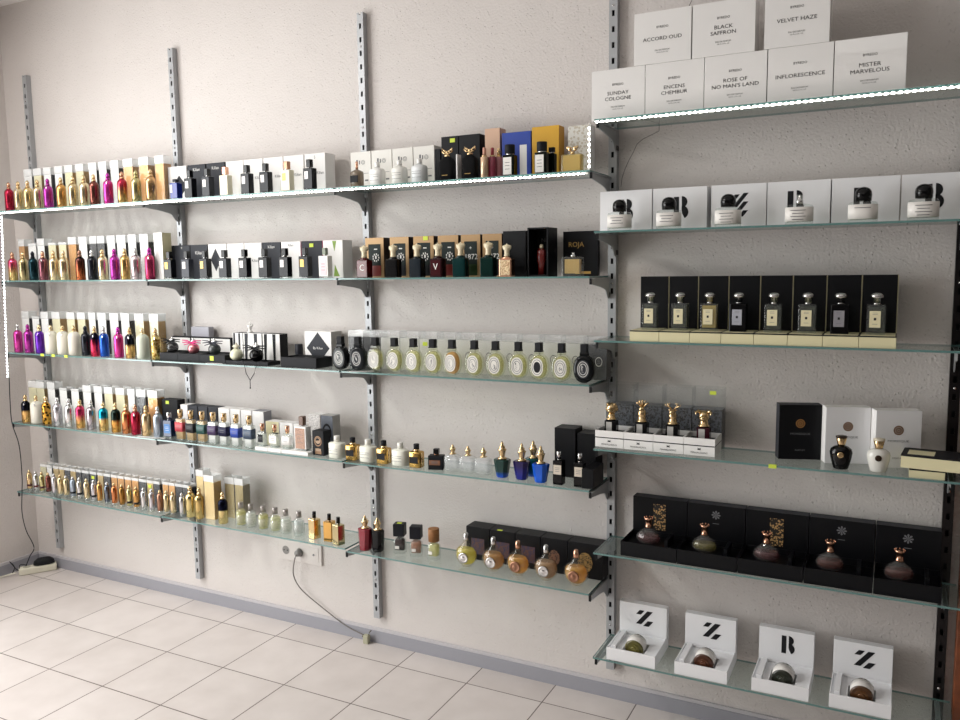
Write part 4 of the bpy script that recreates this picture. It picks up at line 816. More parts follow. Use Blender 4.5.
# ------------------------------------------------------------------ third bay
def pr_rings(b, w, d, h):
    for R0 in (.0085, .005):
        n = 18; vs = []
        for i in range(n): a = 2*PI*i/n; vs += [(w*.12+R0*math.cos(a), -d/2-.0006, h*.72+R0*math.sin(a)), (w*.12+(R0-.0012)*math.cos(a), -d/2-.0006, h*.72+(R0-.0012)*math.sin(a))]
        b.add(vs, [(2*i, 2*i+1, (2*i+3) % (2*n), (2*i+2) % (2*n)) for i in range(n)])
    b.box(-w*.22, -w*.14, -d/2-.0006, -d/2-.0003, h*.67, h*.79); b.box(-w*.08, -w*.03, -d/2-.0006, -d/2-.0003, h*.67, h*.77)
    b.box(w*.15, w*.38, -d/2-.0006, -d/2-.0003, h*.42, h*.43); b.box(w*.2, w*.36, -d/2-.0006, -d/2-.0003, h*.22, h*.26)
OW = C_(front=pm('warm white card', '#e3e0da', .45), side=pm('warm white card', '#e3e0da', .45), d=.055, prints=[('printed_crest', 'rings', pr_rings, [INKG])])
boxrow('C', 0, [(351, 371, 'crest-printed white', OW), (371.7, 392, 'ivory white', OW), (392.6, 413, 'warm white', OW), (413.6, 434.5, 'off-white', OW), (435, 440.5, 'narrow black', C_(front=BLACKM, side=BLACKM, d=.05, h=.125)), (441.5, 458.5, 'black gold-stoppered', C_(front=BLACKM, d=.05, h=.165, sticker=(.012, .15))), (459, 480, 'plain black', C_(front=BLACKM, d=.05, h=.165)),
  (485, 500, 'pink tall', C_(front=pm('pale pink card', '#d2ad93', .45), side=pm('pink tan card', '#cfa58f', .5), d=.05, h=.178)), (502, 531, 'royal blue', C_(front=pm('royal blue card', '#1d3fa0', .45), side=pm('royal blue card', '#1d3fa0', .45), d=.045, h=.158, prints=[('white_panel', 'wp', lambda b, w, d, h: b.box(w*.12, w*.36, -d/2-.0006, -d/2-.0003, h*.08, h*.72), [WHITE])])),
  (532, 559, 'mustard yellow', C_(front=pm('mustard card', '#d9a62c', .45), side=pm('mustard side card', '#b8862a', .5), d=.05, h=.168)), (568, 590, 'white floral-printed', C_(front=speck('sepia floral print', '#c2b9a8', '#dcdad3', 110, .5, 0.), side=WHITE, d=.05, h=.160))],
  -.095, 'cartons, third bay top shelf', .140)
WB = rounded_bottle(pm('white satin plastic', '#f0efec', .3), pm('white satin plastic', '#f0efec', .3), 'lines')
row('C', 0, [(357, 'smoked brown', rounded_bottle(clear('brown smoke glass', (.5, .42, .34), (.22, .17, .12), .6), ROSE, 'plate', h=.062, r=.025, capr=.005, caph=.028, ink=BLACKM)), (377.5, 'white', WB), (399.5, 'ivory white', rounded_bottle(pm('ivory satin plastic', '#dfded8', .3), pm('white satin plastic', '#f0efec', .3), 'lines')), (419.5, 'pearly white', rounded_bottle(pm('pearl satin plastic', '#d7dadb', .3), pm('white satin plastic', '#f0efec', .3), 'lines'))],
  'round bottle', 'perfume_bottle', 'perfume bottle', 'round-shouldered bottles, third bay top shelf', Y=-.168)
row('C', 0, [(447.5, 'left', pouch_bottle()), (470, 'right', pouch_bottle())], 'black velvet pouch bottle with gold stopper', 'perfume_bottle', 'perfume bottle', 'velvet pouch bottles', Y=-.160)
thing('perfume_carton', 'thin white card edge standing between the two black pouches', 'perfume box', (xat(458.8, -.165, 1.88), -.165, ztop('C', 0)), [(None, cm('thin_card', lambda b: b.cbox(.004, .03, 0, .088)), [WHITE])])
tube_ = lambda m, c, h=.072: [('body', cm(('tube_body', h), lambda b: b.loft([(0, .0125, .0125), (.001, .0135, .0135), (h-.001, .0135, .0135), (h, .0125, .0125)], 20)), [m]), ('collar', cm(('tube_collar', h), lambda b: b.loft([(h, .009, .009), (h+.005, .009, .009)], 14)), [GOLD]), ('cap', cm(('tube_cap', h), lambda b: b.loft([(h+.005, .006, .006), (h+.030, .006, .006), (h+.031, .005, .005)], 14)), [c])]
row('C', 0, [(484.5, 'pale gold', tube_(pm('pale rose gold paint', '#d8b99a', .25, .5), pm('rose cap', '#c6917c', .35))), (492.5, 'wine red', tube_(clear('wine red glass', (.5, .12, .18), (.45, .08, .14), .5), pm('red cap', '#9e3a40', .35)), -.155), (499, 'dusty pink', tube_(pm('dusty pink glass', '#b8787c', .25), GOLD), -.135)], 'slender tube bottle', 'perfume_bottle', 'perfume bottle', 'slender tube bottles, third bay top shelf', Y=-.172)
xc = xat(493, -.07, 1.95)
thing('acrylic_stand', 'clear acrylic panel rising above the pink tall carton', 'acrylic panel', (xc, -.036, ztop('C', 0)), [(None, cm('acrylic', lambda b: b.cbox(.052, .003, 0, .222)), [FILM2])])
DK = lambda: square_bottle(.042, .030, .072, .034, .030, pm('black green glass', '#10130f', .12), BLACKM, (.030, .008, .064, -.003), LBLW, foot=True, capr=True, lm2=INK)
row('C', 0, [(510, 'left', DK()), (542, 'right', DK())], 'black bottle with white paper label', 'perfume_bottle', 'perfume bottle', 'white-labelled black bottles, third bay top shelf', Y=-.165)
thing('perfume_bottle', 'small dark bottle in front of the mustard yellow carton, third bay', 'perfume bottle', (xat(552, -.125, 1.87), -.125, ztop('C', 0)), square_bottle(.026, .024, .072, .018, .016, pm('black green glass', '#10130f', .12), BLACKM, foot=False), 0)
def bowcap(b):
    b.loft([(.058, .007, .007), (.068, .007, .007)], 12)
    for s in (-1, 1): b.ball(s*.009, 0, .076, .008, sy=.6); b.ball(s*.016, 0, .080, .005, sy=.6)
thing('perfume_bottle', 'gold square flacon with knotted gold stopper, right end of top shelf', 'perfume bottle', (xat(572.5, -.168, 1.87), -.168, ztop('C', 0)),
  [('glass', cm('rj_glass', lambda b: b.cbox(.066, .030, 0, .058), .003), [clear('gold tinted glass', (.9, .84, .62), (.85, .72, .35), .25)]), ('liquid', cm('rj_liq', lambda b: b.cbox(.056, .020, .007, .054)), [clear('gold liquid', (.9, .76, .36), (.85, .65, .22), .55)]), ('stopper', cm('rj_cap', bowcap), [GOLD])])
# second shelf
GF = pm('gold frame card', '#a58660', .4, .4); DG = pm('dark green black card', '#14201d', .5)
def pr_panel(txt, lowc):
    def f(b, w, d, h): b.box(-w*.33, w*.33, -d/2-.0006, -d/2, h*.035, h*.84)
    return ('dark_panel', 'pan', f, [DG])
def pr_crest(b, w, d, h):
    for k in range(9): a = PI*2*k/9; b.box(.006+.013*math.cos(a)-.002, .006+.013*math.cos(a)+.002, -d/2-.0011, -d/2-.0008, h*.5+.013*math.sin(a)-.003, h*.5+.013*math.sin(a)+.003)
    b.box(.003, .009, -d/2-.0011, -d/2-.0008, h*.47, h*.55); b.box(-.001, .013, -d/2-.0011, -d/2-.0008, h*.70, h*.725)
def pr_low(b, w, d, h): b.box(-w*.33, w*.33, -d/2-.0012, -d/2-.0007, h*.035, h*.30)
def GFb(kind, low, **k):
    pr = [pr_panel(0, 0), ('lower_panel', 'low', pr_low, [low])]
    pr.append(('printed_crest', 'crest', pr_crest, [INKW]) if kind == 'crest' else ('lettering', '1872', lambda b, w, d, h: (b.text('1872', .027, .002, -d/2-.0011, h*.47), b.text('+', .02, 0, -d/2-.0011, h*.68)), [INKW]))
    return C_(front=GF, side=pm('dark brown card', '#2e2019', .5), d=.06, prints=pr, **k)
RD = pm('dark red card', '#7e2c26', .4); GN = pm('deep green card', '#2a3d22', .4)
boxrow('C', 1, [(365.5, 384, 'gold-framed red-based', GFb('crest', RD)), (390, 409, 'gold-framed crest', GFb('crest', BLACKM)), (413.5, 434, 'gold-framed stickered', GFb('crest', BLACKM, sticker=(.010, .140))), (438, 458.5, 'gold-framed wine-based', GFb('crest', RD)), (461, 480.5, 'gold-framed green-based', GFb('1872', GN)), (482.5, 502, 'gold-framed black-based', GFb('1872', BLACKM)),
  (503, 526, 'plain black', C_(front=BLACK, side=BLACK, d=.06, h=.155)), (563, 598, 'gold-lettered black', C_(front=BLACK, side=BLACK, d=.02, h=.150, yf=-.040, prints=[pr_text('ROJA', .024, .70, GINK, -.12), ('gold_foot', 'gf', lambda b, w, d, h: b.box(-w*.15, w*.3, -d/2-.0007, -d/2, h*.04, h*.10), [GOLDC])]))],
  -.115, 'black and gold cartons, third bay second shelf', .148)
# open black case with a bottle inside
x0, x1 = xat(527.5, -.135, 1.57), xat(548, -.135, 1.57); W = x1 - x0
zc1 = ztop('C', 1)
def case(b): t = .005; b.box(-W/2, W/2, .075, .085, 0, .163); b.box(-W/2, -W/2+t, 0, .075, 0, .163); b.box(W/2-t, W/2, 0, .075, 0, .163); b.box(-W/2+t, W/2-t, 0, .075, 0, t); b.box(-W/2+t, W/2-t, 0, .075, .163-t, .163)
thing('display_case', 'open black case holding a small red bottle, third bay second shelf', 'display case', ((x0+x1)/2, -.135, zc1), [(None, cm('case_open', case), [BLACK]), ('printed_title', cm('case_title', lambda b: b.text('No7', .020, 0, .0745, .122)), [INKG])])
thing('perfume_bottle', 'red bottle with white stopper inside the open black case', 'perfume bottle', ((x0+x1)/2, -.10, zc1+.0055), [('body', cm('cased', lambda b: b.loft([(0, .013, .010), (.04, .013, .010), (.045, .016, .012), (.08, .016, .012), (.088, .007, .007)], 14, 3)), [pm('dark red glass', '#6b1f1c', .12)]), ('stopper', cm('cased_cap', lambda b: b.loft([(.088, .006, .006), (.094, .008, .008), (.102, .005, .005)], 12)), [pm('ivory enamel', '#e0d3b4', .35)])])
row('C', 1, [(364.5, 'red C-engraved', crown_bottle(pm('ruby glass', '#4c0e12', .1), pm('ruby front', '#5c1416', .1), 'C')), (393.5, 'black', crown_bottle(BLACKG, BLACKG, None)), (417.3, 'blue black', crown_bottle(pm('blue black glass', '#0e1820', .1), pm('blue black glass', '#0e1820', .1), None)), (438, 'wine V-engraved', crown_bottle(pm('wine glass', '#2a1014', .1), pm('wine front', '#3a1216', .1), 'V')),
  (460.8, 'teal', crown_bottle(pm('teal glass', '#0d2c2c', .1), pm('teal glass', '#0d2c2c', .1), None)), (488.5, 'bottle green', crown_bottle(pm('bottle green glass', '#0b2420', .1), pm('bottle green glass', '#0b2420', .1), None)), (507, 'gold filigree', crown_bottle(ROSE, speck('gold filigree', '#a97a52', '#ecd5ae', 240, .35, .5), None), None, .0, .92)],
  'crown-stoppered bottle', 'perfume_bottle', 'perfume bottle', 'crown-stoppered bottles, third bay second shelf', Y=-.165)
thing('perfume_bottle', 'clear square flacon with amber liquid in front of gold-lettered black carton', 'perfume bottle', (xat(573, -.165, 1.54), -.165, zc1),
  [('glass', cm('rj2_glass', lambda b: b.cbox(.066, .032, 0, .062), .002), [GLASS]), ('liquid', cm('rj2_liq', lambda b: b.cbox(.050, .020, .009, .055)), [clear('amber gold liquid', (.85, .64, .28), (.75, .52, .18), .6)]), ('sprayer', cm('rj2_cap', lambda b: b.loft([(.062, .008, .008), (.068, .008, .008), (.069, .005, .005), (.076, .005, .005)], 12)), [SILVER])])

# third shelf: oval bottles
def pr_oval(b, w, d, h):
    n = 20; vs = []
    for i in range(n): a = 2*PI*i/n; vs += [(w*.16+.0125*math.cos(a), -d/2-.0006, h*.52+.016*math.sin(a)), (w*.16+.0105*math.cos(a), -d/2-.0006, h*.52+.0135*math.sin(a))]
    b.add(vs, [(2*i, 2*i+1, (2*i+3) % (2*n), (2*i+2) % (2*n)) for i in range(n)])
    for k in range(4): b.box(w*.16-.006, w*.16+.006-.002*k, -d/2-.0006, -d/2-.0003, h*.47+.006*k, h*.474+.006*k)
FILMT = clear('thin sleeve end', (.97, .975, .975), (1, 1, 1), .16, .12, 1.45)
def OVb(f, ink=INKG, **k): return C_(front=f, side=f, d=.05, sleeve=.026, film=FILMT, prints=[('printed_oval', 'oval', pr_oval, [ink])], **k)
bw = pm('pale grey white card', '#dedcd6', .5)
wb = [381, 400.3, 419.5, 437.5, 455.7, 475.8, 496.4, 517.3, 540, 561, 583.5]
wn = ['leftmost of the white', 'second white', 'stickered white', 'fourth white', 'fifth white', 'sixth white', 'seventh white', 'eighth white', 'ninth white', 'tenth white']
it = [(349, 363.5, 'black', OVb(BLACKM, INKG)), (364.3, 380.3, 'charcoal', OVb(BLACKM, INKG))]
for i in range(10): it.append((wb[i], wb[i+1]-.5, wn[i], OVb(bw, INKG, **(C_(sticker=(-.012, .100)) if i == 2 else {}))))
it.append((584, 606.5, 'slate black', OVb(CHAR, INKW, yf=-.10)))
boxrow('C', 2, [(a, c_, n_, C_(k_, label='%s oval-printed carton behind the oval bottles, third bay third shelf' % n_)) for a, c_, n_, k_ in it], -.090, 'oval-printed cartons, third bay third shelf', .118)
YG = clear('yellow green liquid', (.91, .90, .66), (.84, .80, .46), .26); OG = clear('clear glass thick rim', (.94, .95, .88), (.9, .9, .75), .05, .02, 1.5)
DKG = pm('black glass', '#101214', .1)
wl = pm('oval paper label', '#e6e3dc', .5)
ov = [(341, 'black grey-labelled', oval_bottle(None, DKG, pm('grey label', '#5d6160', .5), 1)), (358.5, 'charcoal', oval_bottle(None, pm('charcoal glass', '#1c1f22', .12), CHAR, 2))]
for i, px in enumerate((375.7, 394.7, 413.7, 433, 452.3, 474.5, 495.7, 518.5, 539, 561.7)):
    nm = ['pale green', 'light yellow', 'leafy-labelled', 'faint yellow', 'amber', 'straw', 'bird-labelled', 'watery yellow', 'dark-centred', 'blossom-labelled'][i]
    ov.append((px, nm, oval_bottle(clear('amber orange liquid', (.85, .6, .28), (.82, .48, .10), .5) if i == 4 else YG, OG, wl, 10 if i == 8 else 3 + i if i < 7 else 20 + i)))
ov.append((584.3, 'all-black', oval_bottle(None, DKG, CHAR, 40)))
row('C', 2, [(a, b_, c_, None, jit(.05), 1.06) for a, b_, c_ in ov], 'oval bottle', 'oval_perfume_bottle', 'perfume bottle', 'oval bottles, third bay third shelf', Y=-.175)
# the two leftmost stand on the second bay glass
# fourth shelf
WH = rounded_bottle(pm('ivory glass', '#efeee2', .15), pm('white cap', '#e8e6df', .3), 'lines', h=.060, r=.0325, capr=.0115, caph=.021, p=2.6, sh=.004)
def GBK(): 
    gb = pm('gold glass', '#caa25c', .15, .9)
    s = rounded_bottle(gb, BLACKM, 'plate', h=.060, r=.026, capr=.0105, caph=.022, p=4, ink=BLACKM, sh=.005)
    s.append(('collar', cm('gb_collar', lambda b: b.loft([(.056, .0115, .0115), (.0665, .0115, .0115)], 14)), [GOLD]))
    for q in (-1, 1): s.append(('ribbed_side', cm(('gb_rib', q), lambda b: b.loft([(.002, .0032, .0032), (.056, .0032, .0032)], 10, 2, 0, q*.0265, -.006)), [GOLD]))
    return s
whB = 'straddling second and third bays, fourth shelf'
row('B', 3, [(337, 'ivory white', WH)], 'oval flask', 'perfume_bottle', 'perfume bottle', 'white oval flasks, fourth shelf', Y=-.170, where='right of the medallion box, second bay fourth shelf')
row('C', 3, [(352.7, 'gold-and-black', GBK()), (368, 'white', WH), (383.8, 'brassy black', GBK()), (400.5, 'cream white', WH), (416.5, 'dark gold-ribbed', GBK()), (436.5, 'black copper-labelled', square_bottle(.056, .034, .052, .020, .020, BLACKM, BLACKG, (.042, .018, .036, -.003), COPPER, foot=False, necm=ROSE), None, .25)],
  'flask', 'perfume_bottle', 'perfume bottle', 'flasks, left half of third bay fourth shelf', Y=-.168)
def CG():
    return [('glass', cm('cg_glass', lambda b: b.loft([(0, .022, .014), (.003, .0255, .017), (.046, .0255, .017), (.052, .018, .012), (.055, .009, .009)], 20, 6)), [clear('clear bottle glass light', (.95, .96, .96), (.92, .94, .95), .14)]), ('liquid', cm('cg_liq', lambda b: b.loft([(.008, .021, .012), (.044, .021, .012)], 20, 6)), [CLR2]), ('cap', cm('cg_cap', lambda b: ornate_cap(b, .054, .5, .0085)), [GOLD])]
CLR2 = clear('colourless liquid', (.95, .96, .97), (.93, .95, .96), .2)
row('C', 3, [(452.8, 'left', CG(), None, 0, 1.14), (468, 'middle', CG(), None, 0, 1.14), (483.5, 'right', CG(), None, 0, 1.14)], 'clear glass bottle with small gold finial', 'perfume_bottle', 'perfume bottle', 'clear bottles, middle of third bay fourth shelf', Y=-.165)
row('C', 3, [(502.3, 'green-to-blue', taper_bottle(fade('blue green glass', '#1f55c8', '#0e3530', .004, .022, .12, .2), GOLD)), (521.8, 'violet blue', taper_bottle(fade('blue violet glass', '#222a8c', '#241a4e', .01, .05, .12, .3), GOLD)), (533.3, 'teal', taper_bottle(fade('blue teal glass', '#1d55b8', '#0f6468', .004, .03, .12, .2), GOLD), -.115), (540.8, 'bright blue', taper_bottle(fade('bright blue glass', '#1d63dd', '#1c56c0', .01, .05, .12, .2), GOLD), -.180)],
  'tapered bottle with tall gold finial', 'perfume_bottle', 'perfume bottle', 'tapered gold-finial bottles, third bay fourth shelf', Y=-.170)
SB = lambda: square_bottle(.034, .030, .082, .015, .026, BLACKG, SILVER, (.028, .036, .068, 0), pm('pale label', '#cfc4b4', .4), foot=False, capr=True)
row('C', 3, [(559, 'left', SB()), (580, 'right', SB())], 'slim silver-capped black bottle', 'perfume_bottle', 'perfume bottle', 'slim black bottles, third bay fourth shelf', Y=-.178)
boxrow('C', 3, [(554.5, 575.5, 'taller black', C_(front=BLACK, side=BLACK, d=.07, h=.172)), (577.5, 596, 'black', C_(front=BLACK, side=BLACK, d=.07, h=.160))], -.085, 'tall black cartons, third bay fourth shelf', .15)
xx = xat(592, -.11, .85)
o = thing('perfume_carton', 'black carton lying on its side at the right end, third bay fourth shelf', 'perfume box', (2.628, -.145, ztop('C', 3)), carton(.040, .105, .066, BLACK, prints=None), 0)
# bottom shelf
row('C', 4, [(365.3, 'dark red', taper_bottle(pm('garnet glass', '#7e1526', .12), GOLD, h=.086, w=.056, wb=.046, capz=.80), -.172), (377.7, 'black', taper_bottle(pm('black lacquer', '#101012', .12), GOLD, h=.084, w=.052, wb=.042, capz=.78), -.165)], 'tapered bottle with pointed gold stopper', 'perfume_bottle', 'perfume bottle', 'tapered bottles, left end of third bay bottom shelf')
def block_cap_bottle(liq, cap, rnd=False, st=False):
    s = [('glass', cm('bc_glass', lambda b: b.loft([(0, .017, .013), (.003, .0205, .017), (.046, .0205, .017), (.054, .016, .013), (.057, .010, .009)], 22, 4)), [GLASS]), ('liquid', cm('bc_liq', lambda b: b.loft([(.014, .0165, .013), (.047, .0165, .013), (.052, .012, .010)], 20, 4)), [liq]),
         ('label', cm('bc_label', lambda b: b.box(-.012, .002, -.0180, -.0168, .020, .030)), [LBLW]), ('neck', cm('bc_neck', lambda b: b.loft([(.057, .007, .007), (.062, .007, .007)], 12)), [SILVER])]
    s.append(('cap', cm(('bc_cap', rnd), (lambda b: b.loft([(.062, .0185, .0185), (.103, .0185, .0185), (.104, .018, .018)], 24)) if rnd else (lambda b: b.cbox(.038, .034, .062, .104)), 0 if rnd else .002), [cap]))
    if st: s.append(('price_sticker', cm('cap_sticker', lambda b: b.box(-.008, .008, -.006, .006, .1042, .1048)), [STICK], 'yellow price sticker on top'))
    return s
row('C', 4, [(400, 'dark brown', block_cap_bottle(pm('dark brown liquid', '#2a1616', .2), pm('black block', '#15161d', .5), st=True), None, .25, 1.13), (416.3, 'chestnut', block_cap_bottle(clear('chestnut liquid', (.6, .32, .2), (.5, .24, .14), .6), pm('black block', '#15161d', .5)), None, .3, 1.13), (434, 'yellow wooden-capped', block_cap_bottle(YEL, pm('cork wood', '#9c6a3c', .6, var=.3, bscale=60), rnd=True), None, 0, 1.13)],
  'block-capped bottle', 'perfume_bottle', 'perfume bottle', 'block-capped bottles, third bay bottom shelf', Y=-.150)
OR = clear('orange amber liquid', (.92, .66, .25), (.85, .50, .10), .38); BRL = clear('brown amber liquid', (.8, .56, .30), (.62, .36, .12), .38); YL = clear('lemon liquid', (.92, .88, .36), (.8, .74, .15), .32)
row('C', 4, [(466.3, 'lemon', round_flacon(YL, SILVER, SILVER), None, 0, 1.2), (493.5, 'brownish amber', round_flacon(BRL, SILVER, SILVER), None, 0, 1.2), (518, 'orange amber', round_flacon(OR, COPPER, ROSE), None, 0, 1.2), (546, 'smoky brown', round_flacon(clear('smoky brown liquid', (.65, .48, .33), (.5, .32, .18), .5), SILVER, SILVER), None, 0, 1.2), (576, 'golden amber', round_flacon(OR, COPPER, ROSE), None, 0, 1.2)],
  'round flacon', 'round_flacon', 'perfume bottle', 'round medallion flacons, third bay bottom shelf', Y=-.158)
def pr_tile(kind):
    def f(b, w, d, h):
        if kind: b.box(-w*.28, w*.28, -d/2-.0007, -d/2-.0003, h*.18, h*.66)
        else:
            n = 6; r = w*.24; b.add([(r*.9*math.cos(a), -d/2-.0007, h*.45+r*1.2*math.sin(a)) for a in [PI*2*i/12 for i in range(12)]], [tuple(range(12))])
    return f
TL = speck('blue copper tile print', '#1c2c55', '#5c3f3a', 230, .5, 0.); TL2 = speck('copper print', '#1e1a19', '#76513e', 230, .5, 0.)
bx = [466.3, 490, 515.5, 541, 568, 603]
bn = ['black blue-tile', 'black stickered blue-tile', 'black copper-edged blue-tile', 'black keyhole-print', 'black gold-medallion']
boxrow('C', 4, [(bx[i], bx[i+1]-.5, bn[i], C_(front=BLACK, side=BLACK, d=.068, sticker=None, prints=[('printed_tile', i > 2, pr_tile(i < 3), [TL if i < 3 else TL2 if i == 3 else speck('old gold print', '#15130f', '#8f7140', 200, .5, 0.)])] + ([('price_sticker', 'top', lambda b, w, d, h: b.box(-.022, -.002, -d/2, -d/2+.012, h+.0002, h+.0006), [STICK])] if i == 1 else []))) for i in range(5)], -.090, 'black patterned cartons, third bay bottom shelf', .124)

# ------------------------------------------------------------------ right bay
zr = [ztop('D', r) for r in range(6)]
def bt(lines, sx=1.):
    def f(b, w, d, h):
        b.text('BYREDO', .0095, 0, -d/2-.0006, h*.69)
        z = h*(.52 if len(lines) > 1 else .47)
        for i, l in enumerate(lines): b.text(l, .0150, 0, -d/2-.0006, z-.0165*i, 0, 1.15)
        b.text('EAU DE PARFUM', .0060, 0, -d/2-.0006, h*.25); b.text('100 ML 3.3 FL. OZ.', .0045, 0, -d/2-.0006, h*.205)
    return [('lettering', tuple(lines), f, [INK])]
CW = pm('white wrapped card', '#eceae8', .25, coat=.6, bump=.15, bscale=30)
def named(px0, px1, zb, h, lines, label, yf=-.18, d=.07):
    a, c = xat(px0, yf, zb+h*.5), xat(px1, yf, zb+h*.5)
    thing('perfume_carton', label, 'perfume box', ((a+c)/2, yf+d/2, zb), carton(c-a-.0012, d, h, CW, prints=bt(lines)), 0, 'white lettered cartons stacked on the right bay top shelf')
h1 = zat(xat(618, -.18, 2.06), -.18, 68.5) - zr[0]
low = [(591.5, 645, ['SUNDAY', 'COLOGNE'], 'leftmost white lettered carton of the lower row, right bay top shelf'), (645.2, 704, ['ENCENS', 'CHEMBUR'], 'second white lettered carton of the lower row, right bay top shelf'), (704.2, 767, ['ROSE OF', "NO MAN'S LAND"], 'middle white lettered carton of the lower row, right bay top shelf'),
       (767.5, 833.5, ['INFLORESCENCE'], 'crinkled-wrap white carton, fourth of the lower row, right bay top shelf'), (834, 907, ['MISTER', 'MARVELOUS'], 'rightmost white lettered carton of the lower row, right bay top shelf')]
for L, R_, t, lb in low: named(L, R_, zr[0], h1, t, lb)
zu = zr[0] + h1 + .0006
for L, R_, t, lb in ((634, 691.5, ['ACCORD OUD'], 'leftmost of the three upper white cartons, right bay top'), (692.3, 755.5, ['BLACK', 'SAFFRON'], 'middle upper white carton, right bay top'), (764.5, 830.5, ['VELVET HAZE'], 'upper white carton cut by the picture top, right bay')): named(L, R_, zu, h1, t, lb)
# second shelf: white boxes with stencil marks and domed bottles
def mark_B(b, y, cx, cz, s):
    b.add([(cx-.5*s, y, cz-.8*s), (cx-.12*s, y, cz-.8*s), (cx-.12*s, y, cz+.8*s), (cx-.5*s, y, cz+.8*s)], [(0, 1, 2, 3)])
    flat(b, arc(cx+.08*s, cz+.42*s, .02*s, .42*s, -PI/2*.95, PI/2), y); flat(b, arc(cx+.08*s, cz-.33*s, .04*s, .50*s, -PI/2*.7, PI/2), y)
def para(b, y, x, z, l, w, ang=.90):
    u = (math.cos(ang), math.sin(ang)); v = (-u[1]*.0+w, 0)
    b.add([(x-u[0]*l/2-w/2, y, z-u[1]*l/2), (x-u[0]*l/2+w/2, y, z-u[1]*l/2), (x+u[0]*l/2+w/2, y, z+u[1]*l/2), (x+u[0]*l/2-w/2, y, z+u[1]*l/2)], [(0, 1, 2, 3)])
def mark_S(b, y, cx, cz, s):
    para(b, y, cx-.36*s, cz+.52*s, .55*s, .46*s); para(b, y, cx+.02*s, cz+.04*s, 1.75*s, .52*s); para(b, y, cx+.40*s, cz-.50*s, .70*s, .52*s)
def mark_L(b, y, cx, cz, s):
    para(b, y, cx-.25*s, cz+.4*s, .9*s, .34*s); para(b, y, cx+.25*s, cz+.35*s, 1.25*s, .34*s); para(b, y, cx+.35*s, cz-.12*s, .9*s, .34*s); para(b, y, cx+.45*s, cz-.6*s, .55*s, .34*s)
MK = {'B': mark_B, 'S': mark_S, 'L': mark_L}
def pr_mark(k, cx, cz, s): return ('printed_mark', (k, cx, cz, s), lambda b, w, d, h: MK[k](b, -d/2-.0007, w*cx, h*cz, s), [INK])
W2 = pm('white card right bay', '#eeeef0', .45)
yb = -.115
m2 = [('B', .0), ('B', .02), ('L', -.03), ('B', -.05), ('B', -.05), ('B', .0)]
b2 = [(600, 652), (652.8, 707), (711, 766.5), (767, 830.5), (831.5, 900), (901, 968)]
n2 = ['leftmost', 'second', 'diagonal-marked', 'fourth', 'fifth', 'rightmost']
h2 = zat(xat(740, yb, 1.7), yb, 184) - zr[1]
for i, (L, R_) in enumerate(b2):
    a, c = xat(L, yb, zr[1]+h2/2), xat(R_, yb, zr[1]+h2/2)
    thing('perfume_carton', '%s white carton with a black stencil mark, right bay second shelf' % n2[i], 'perfume box', ((a+c)/2, yb+.035, zr[1]), carton(c-a-.001, .07, h2, W2, prints=[pr_mark(m2[i][0], m2[i][1], .52, .042)]), 0, 'white stencil-marked cartons, right bay second shelf')
PL = clear('pale yellow-green liquid', (.9, .91, .8), (.86, .87, .7), .35)
wr = [(619.5, 'leftmost', 3, 0), (668.8, 'second', 3, 0), (728, 'third', 4, 0), (799.3, 'capless', 4, 1), (863, 'fifth', 1, 0), (923.5, 'rightmost', 4, 0)]
for px, nm, ln, sp in wr:
    thing('domed_bottle', '%s white-labelled bottle with %s, right bay second shelf' % (nm, 'bare silver sprayer' if sp else 'black domed cap'), 'perfume bottle', (xat(px, -.178, zr[1]+.04), -.178, zr[1]), dome_bottle(PL, BLACKG, spray=bool(sp), lines=ln), 0, 'domed bottles, right bay second shelf', 1.13)
# third shelf: black upright boxes on cream drawers with slab bottles
y3 = -.208; X0, X1 = xat(629.5, y3, zr[2]+.015), xat(896.5, y3, zr[2]+.015); w8 = (X1-X0)/8
h3 = zat(2.81, -.085, 276.5) - zr[2]
def dr(b): w = w8-.0012; b.cbox(w, .118, 0, .030, cy=.059)
def drl(b): w = w8-.0012; b.cbox(w, .118, .0302, .0335, cy=.059)
def drt(b): w = w8-.006; b.box(-w/2, w/2, .004, .110, .0335, .0345)
def dl(b): w = w8-.0012; b.box(-w/2, w/2, .122, .164, 0, h3, ms=[1, 1, 0, 1, 0, 1]); 
def dli(b): w = w8-.0012; b.box(-w/2-.0003, w/2-.0024, .1205, .1222, .031, h3+.0003)
o3 = ['leftmost', 'second', 'third', 'fourth', 'fifth', 'sixth', 'seventh', 'rightmost']
for i in range(8):
    thing('gift_box', '%s of eight open black boxes on cream drawers, right bay third shelf' % o3[i], 'gift box', (X0 + w8*(i+.5), y3, zr[2]),
      [('drawer', cm('drawer', dr, .0008), [CREAM]), ('drawer_edge', cm('drawer_edge', drl), [BLACKM]), ('drawer_top', cm('drawer_top', drt), [CREAM]), ('upright_box', cm('upright_box', dl), [BLACK, CREAM]), ('black_lining', cm('black_lining', dli), [BLACK])], 0, 'open black gift boxes, right bay third shelf')
gd = clear('smoky green liquid', (.62, .65, .58), (.2, .22, .18), .15); bk = clear('dark glass', (.12, .13, .15), (.03, .03, .04), .85)
cb = [(650.5, 'leftmost', gd, LBLC, GLASS), (680, 'second', gd, LBLC, GLASS), (709.5, 'amber', clear('amber yellow liquid', (.8, .68, .3), (.7, .55, .18), .45), LBLC, GLASS), (738.5, 'all-black', bk, pm('silver grey label', '#a9abb4', .4), BLACKG), (773.5, 'fifth', gd, LBLC, GLASS), (807.5, 'sixth', gd, LBLC, GLASS), (840, 'black grey-labelled', bk, pm('grey brown label', '#8c8a90', .4), BLACKG), (876, 'rightmost', gd, LBLC, GLASS)]
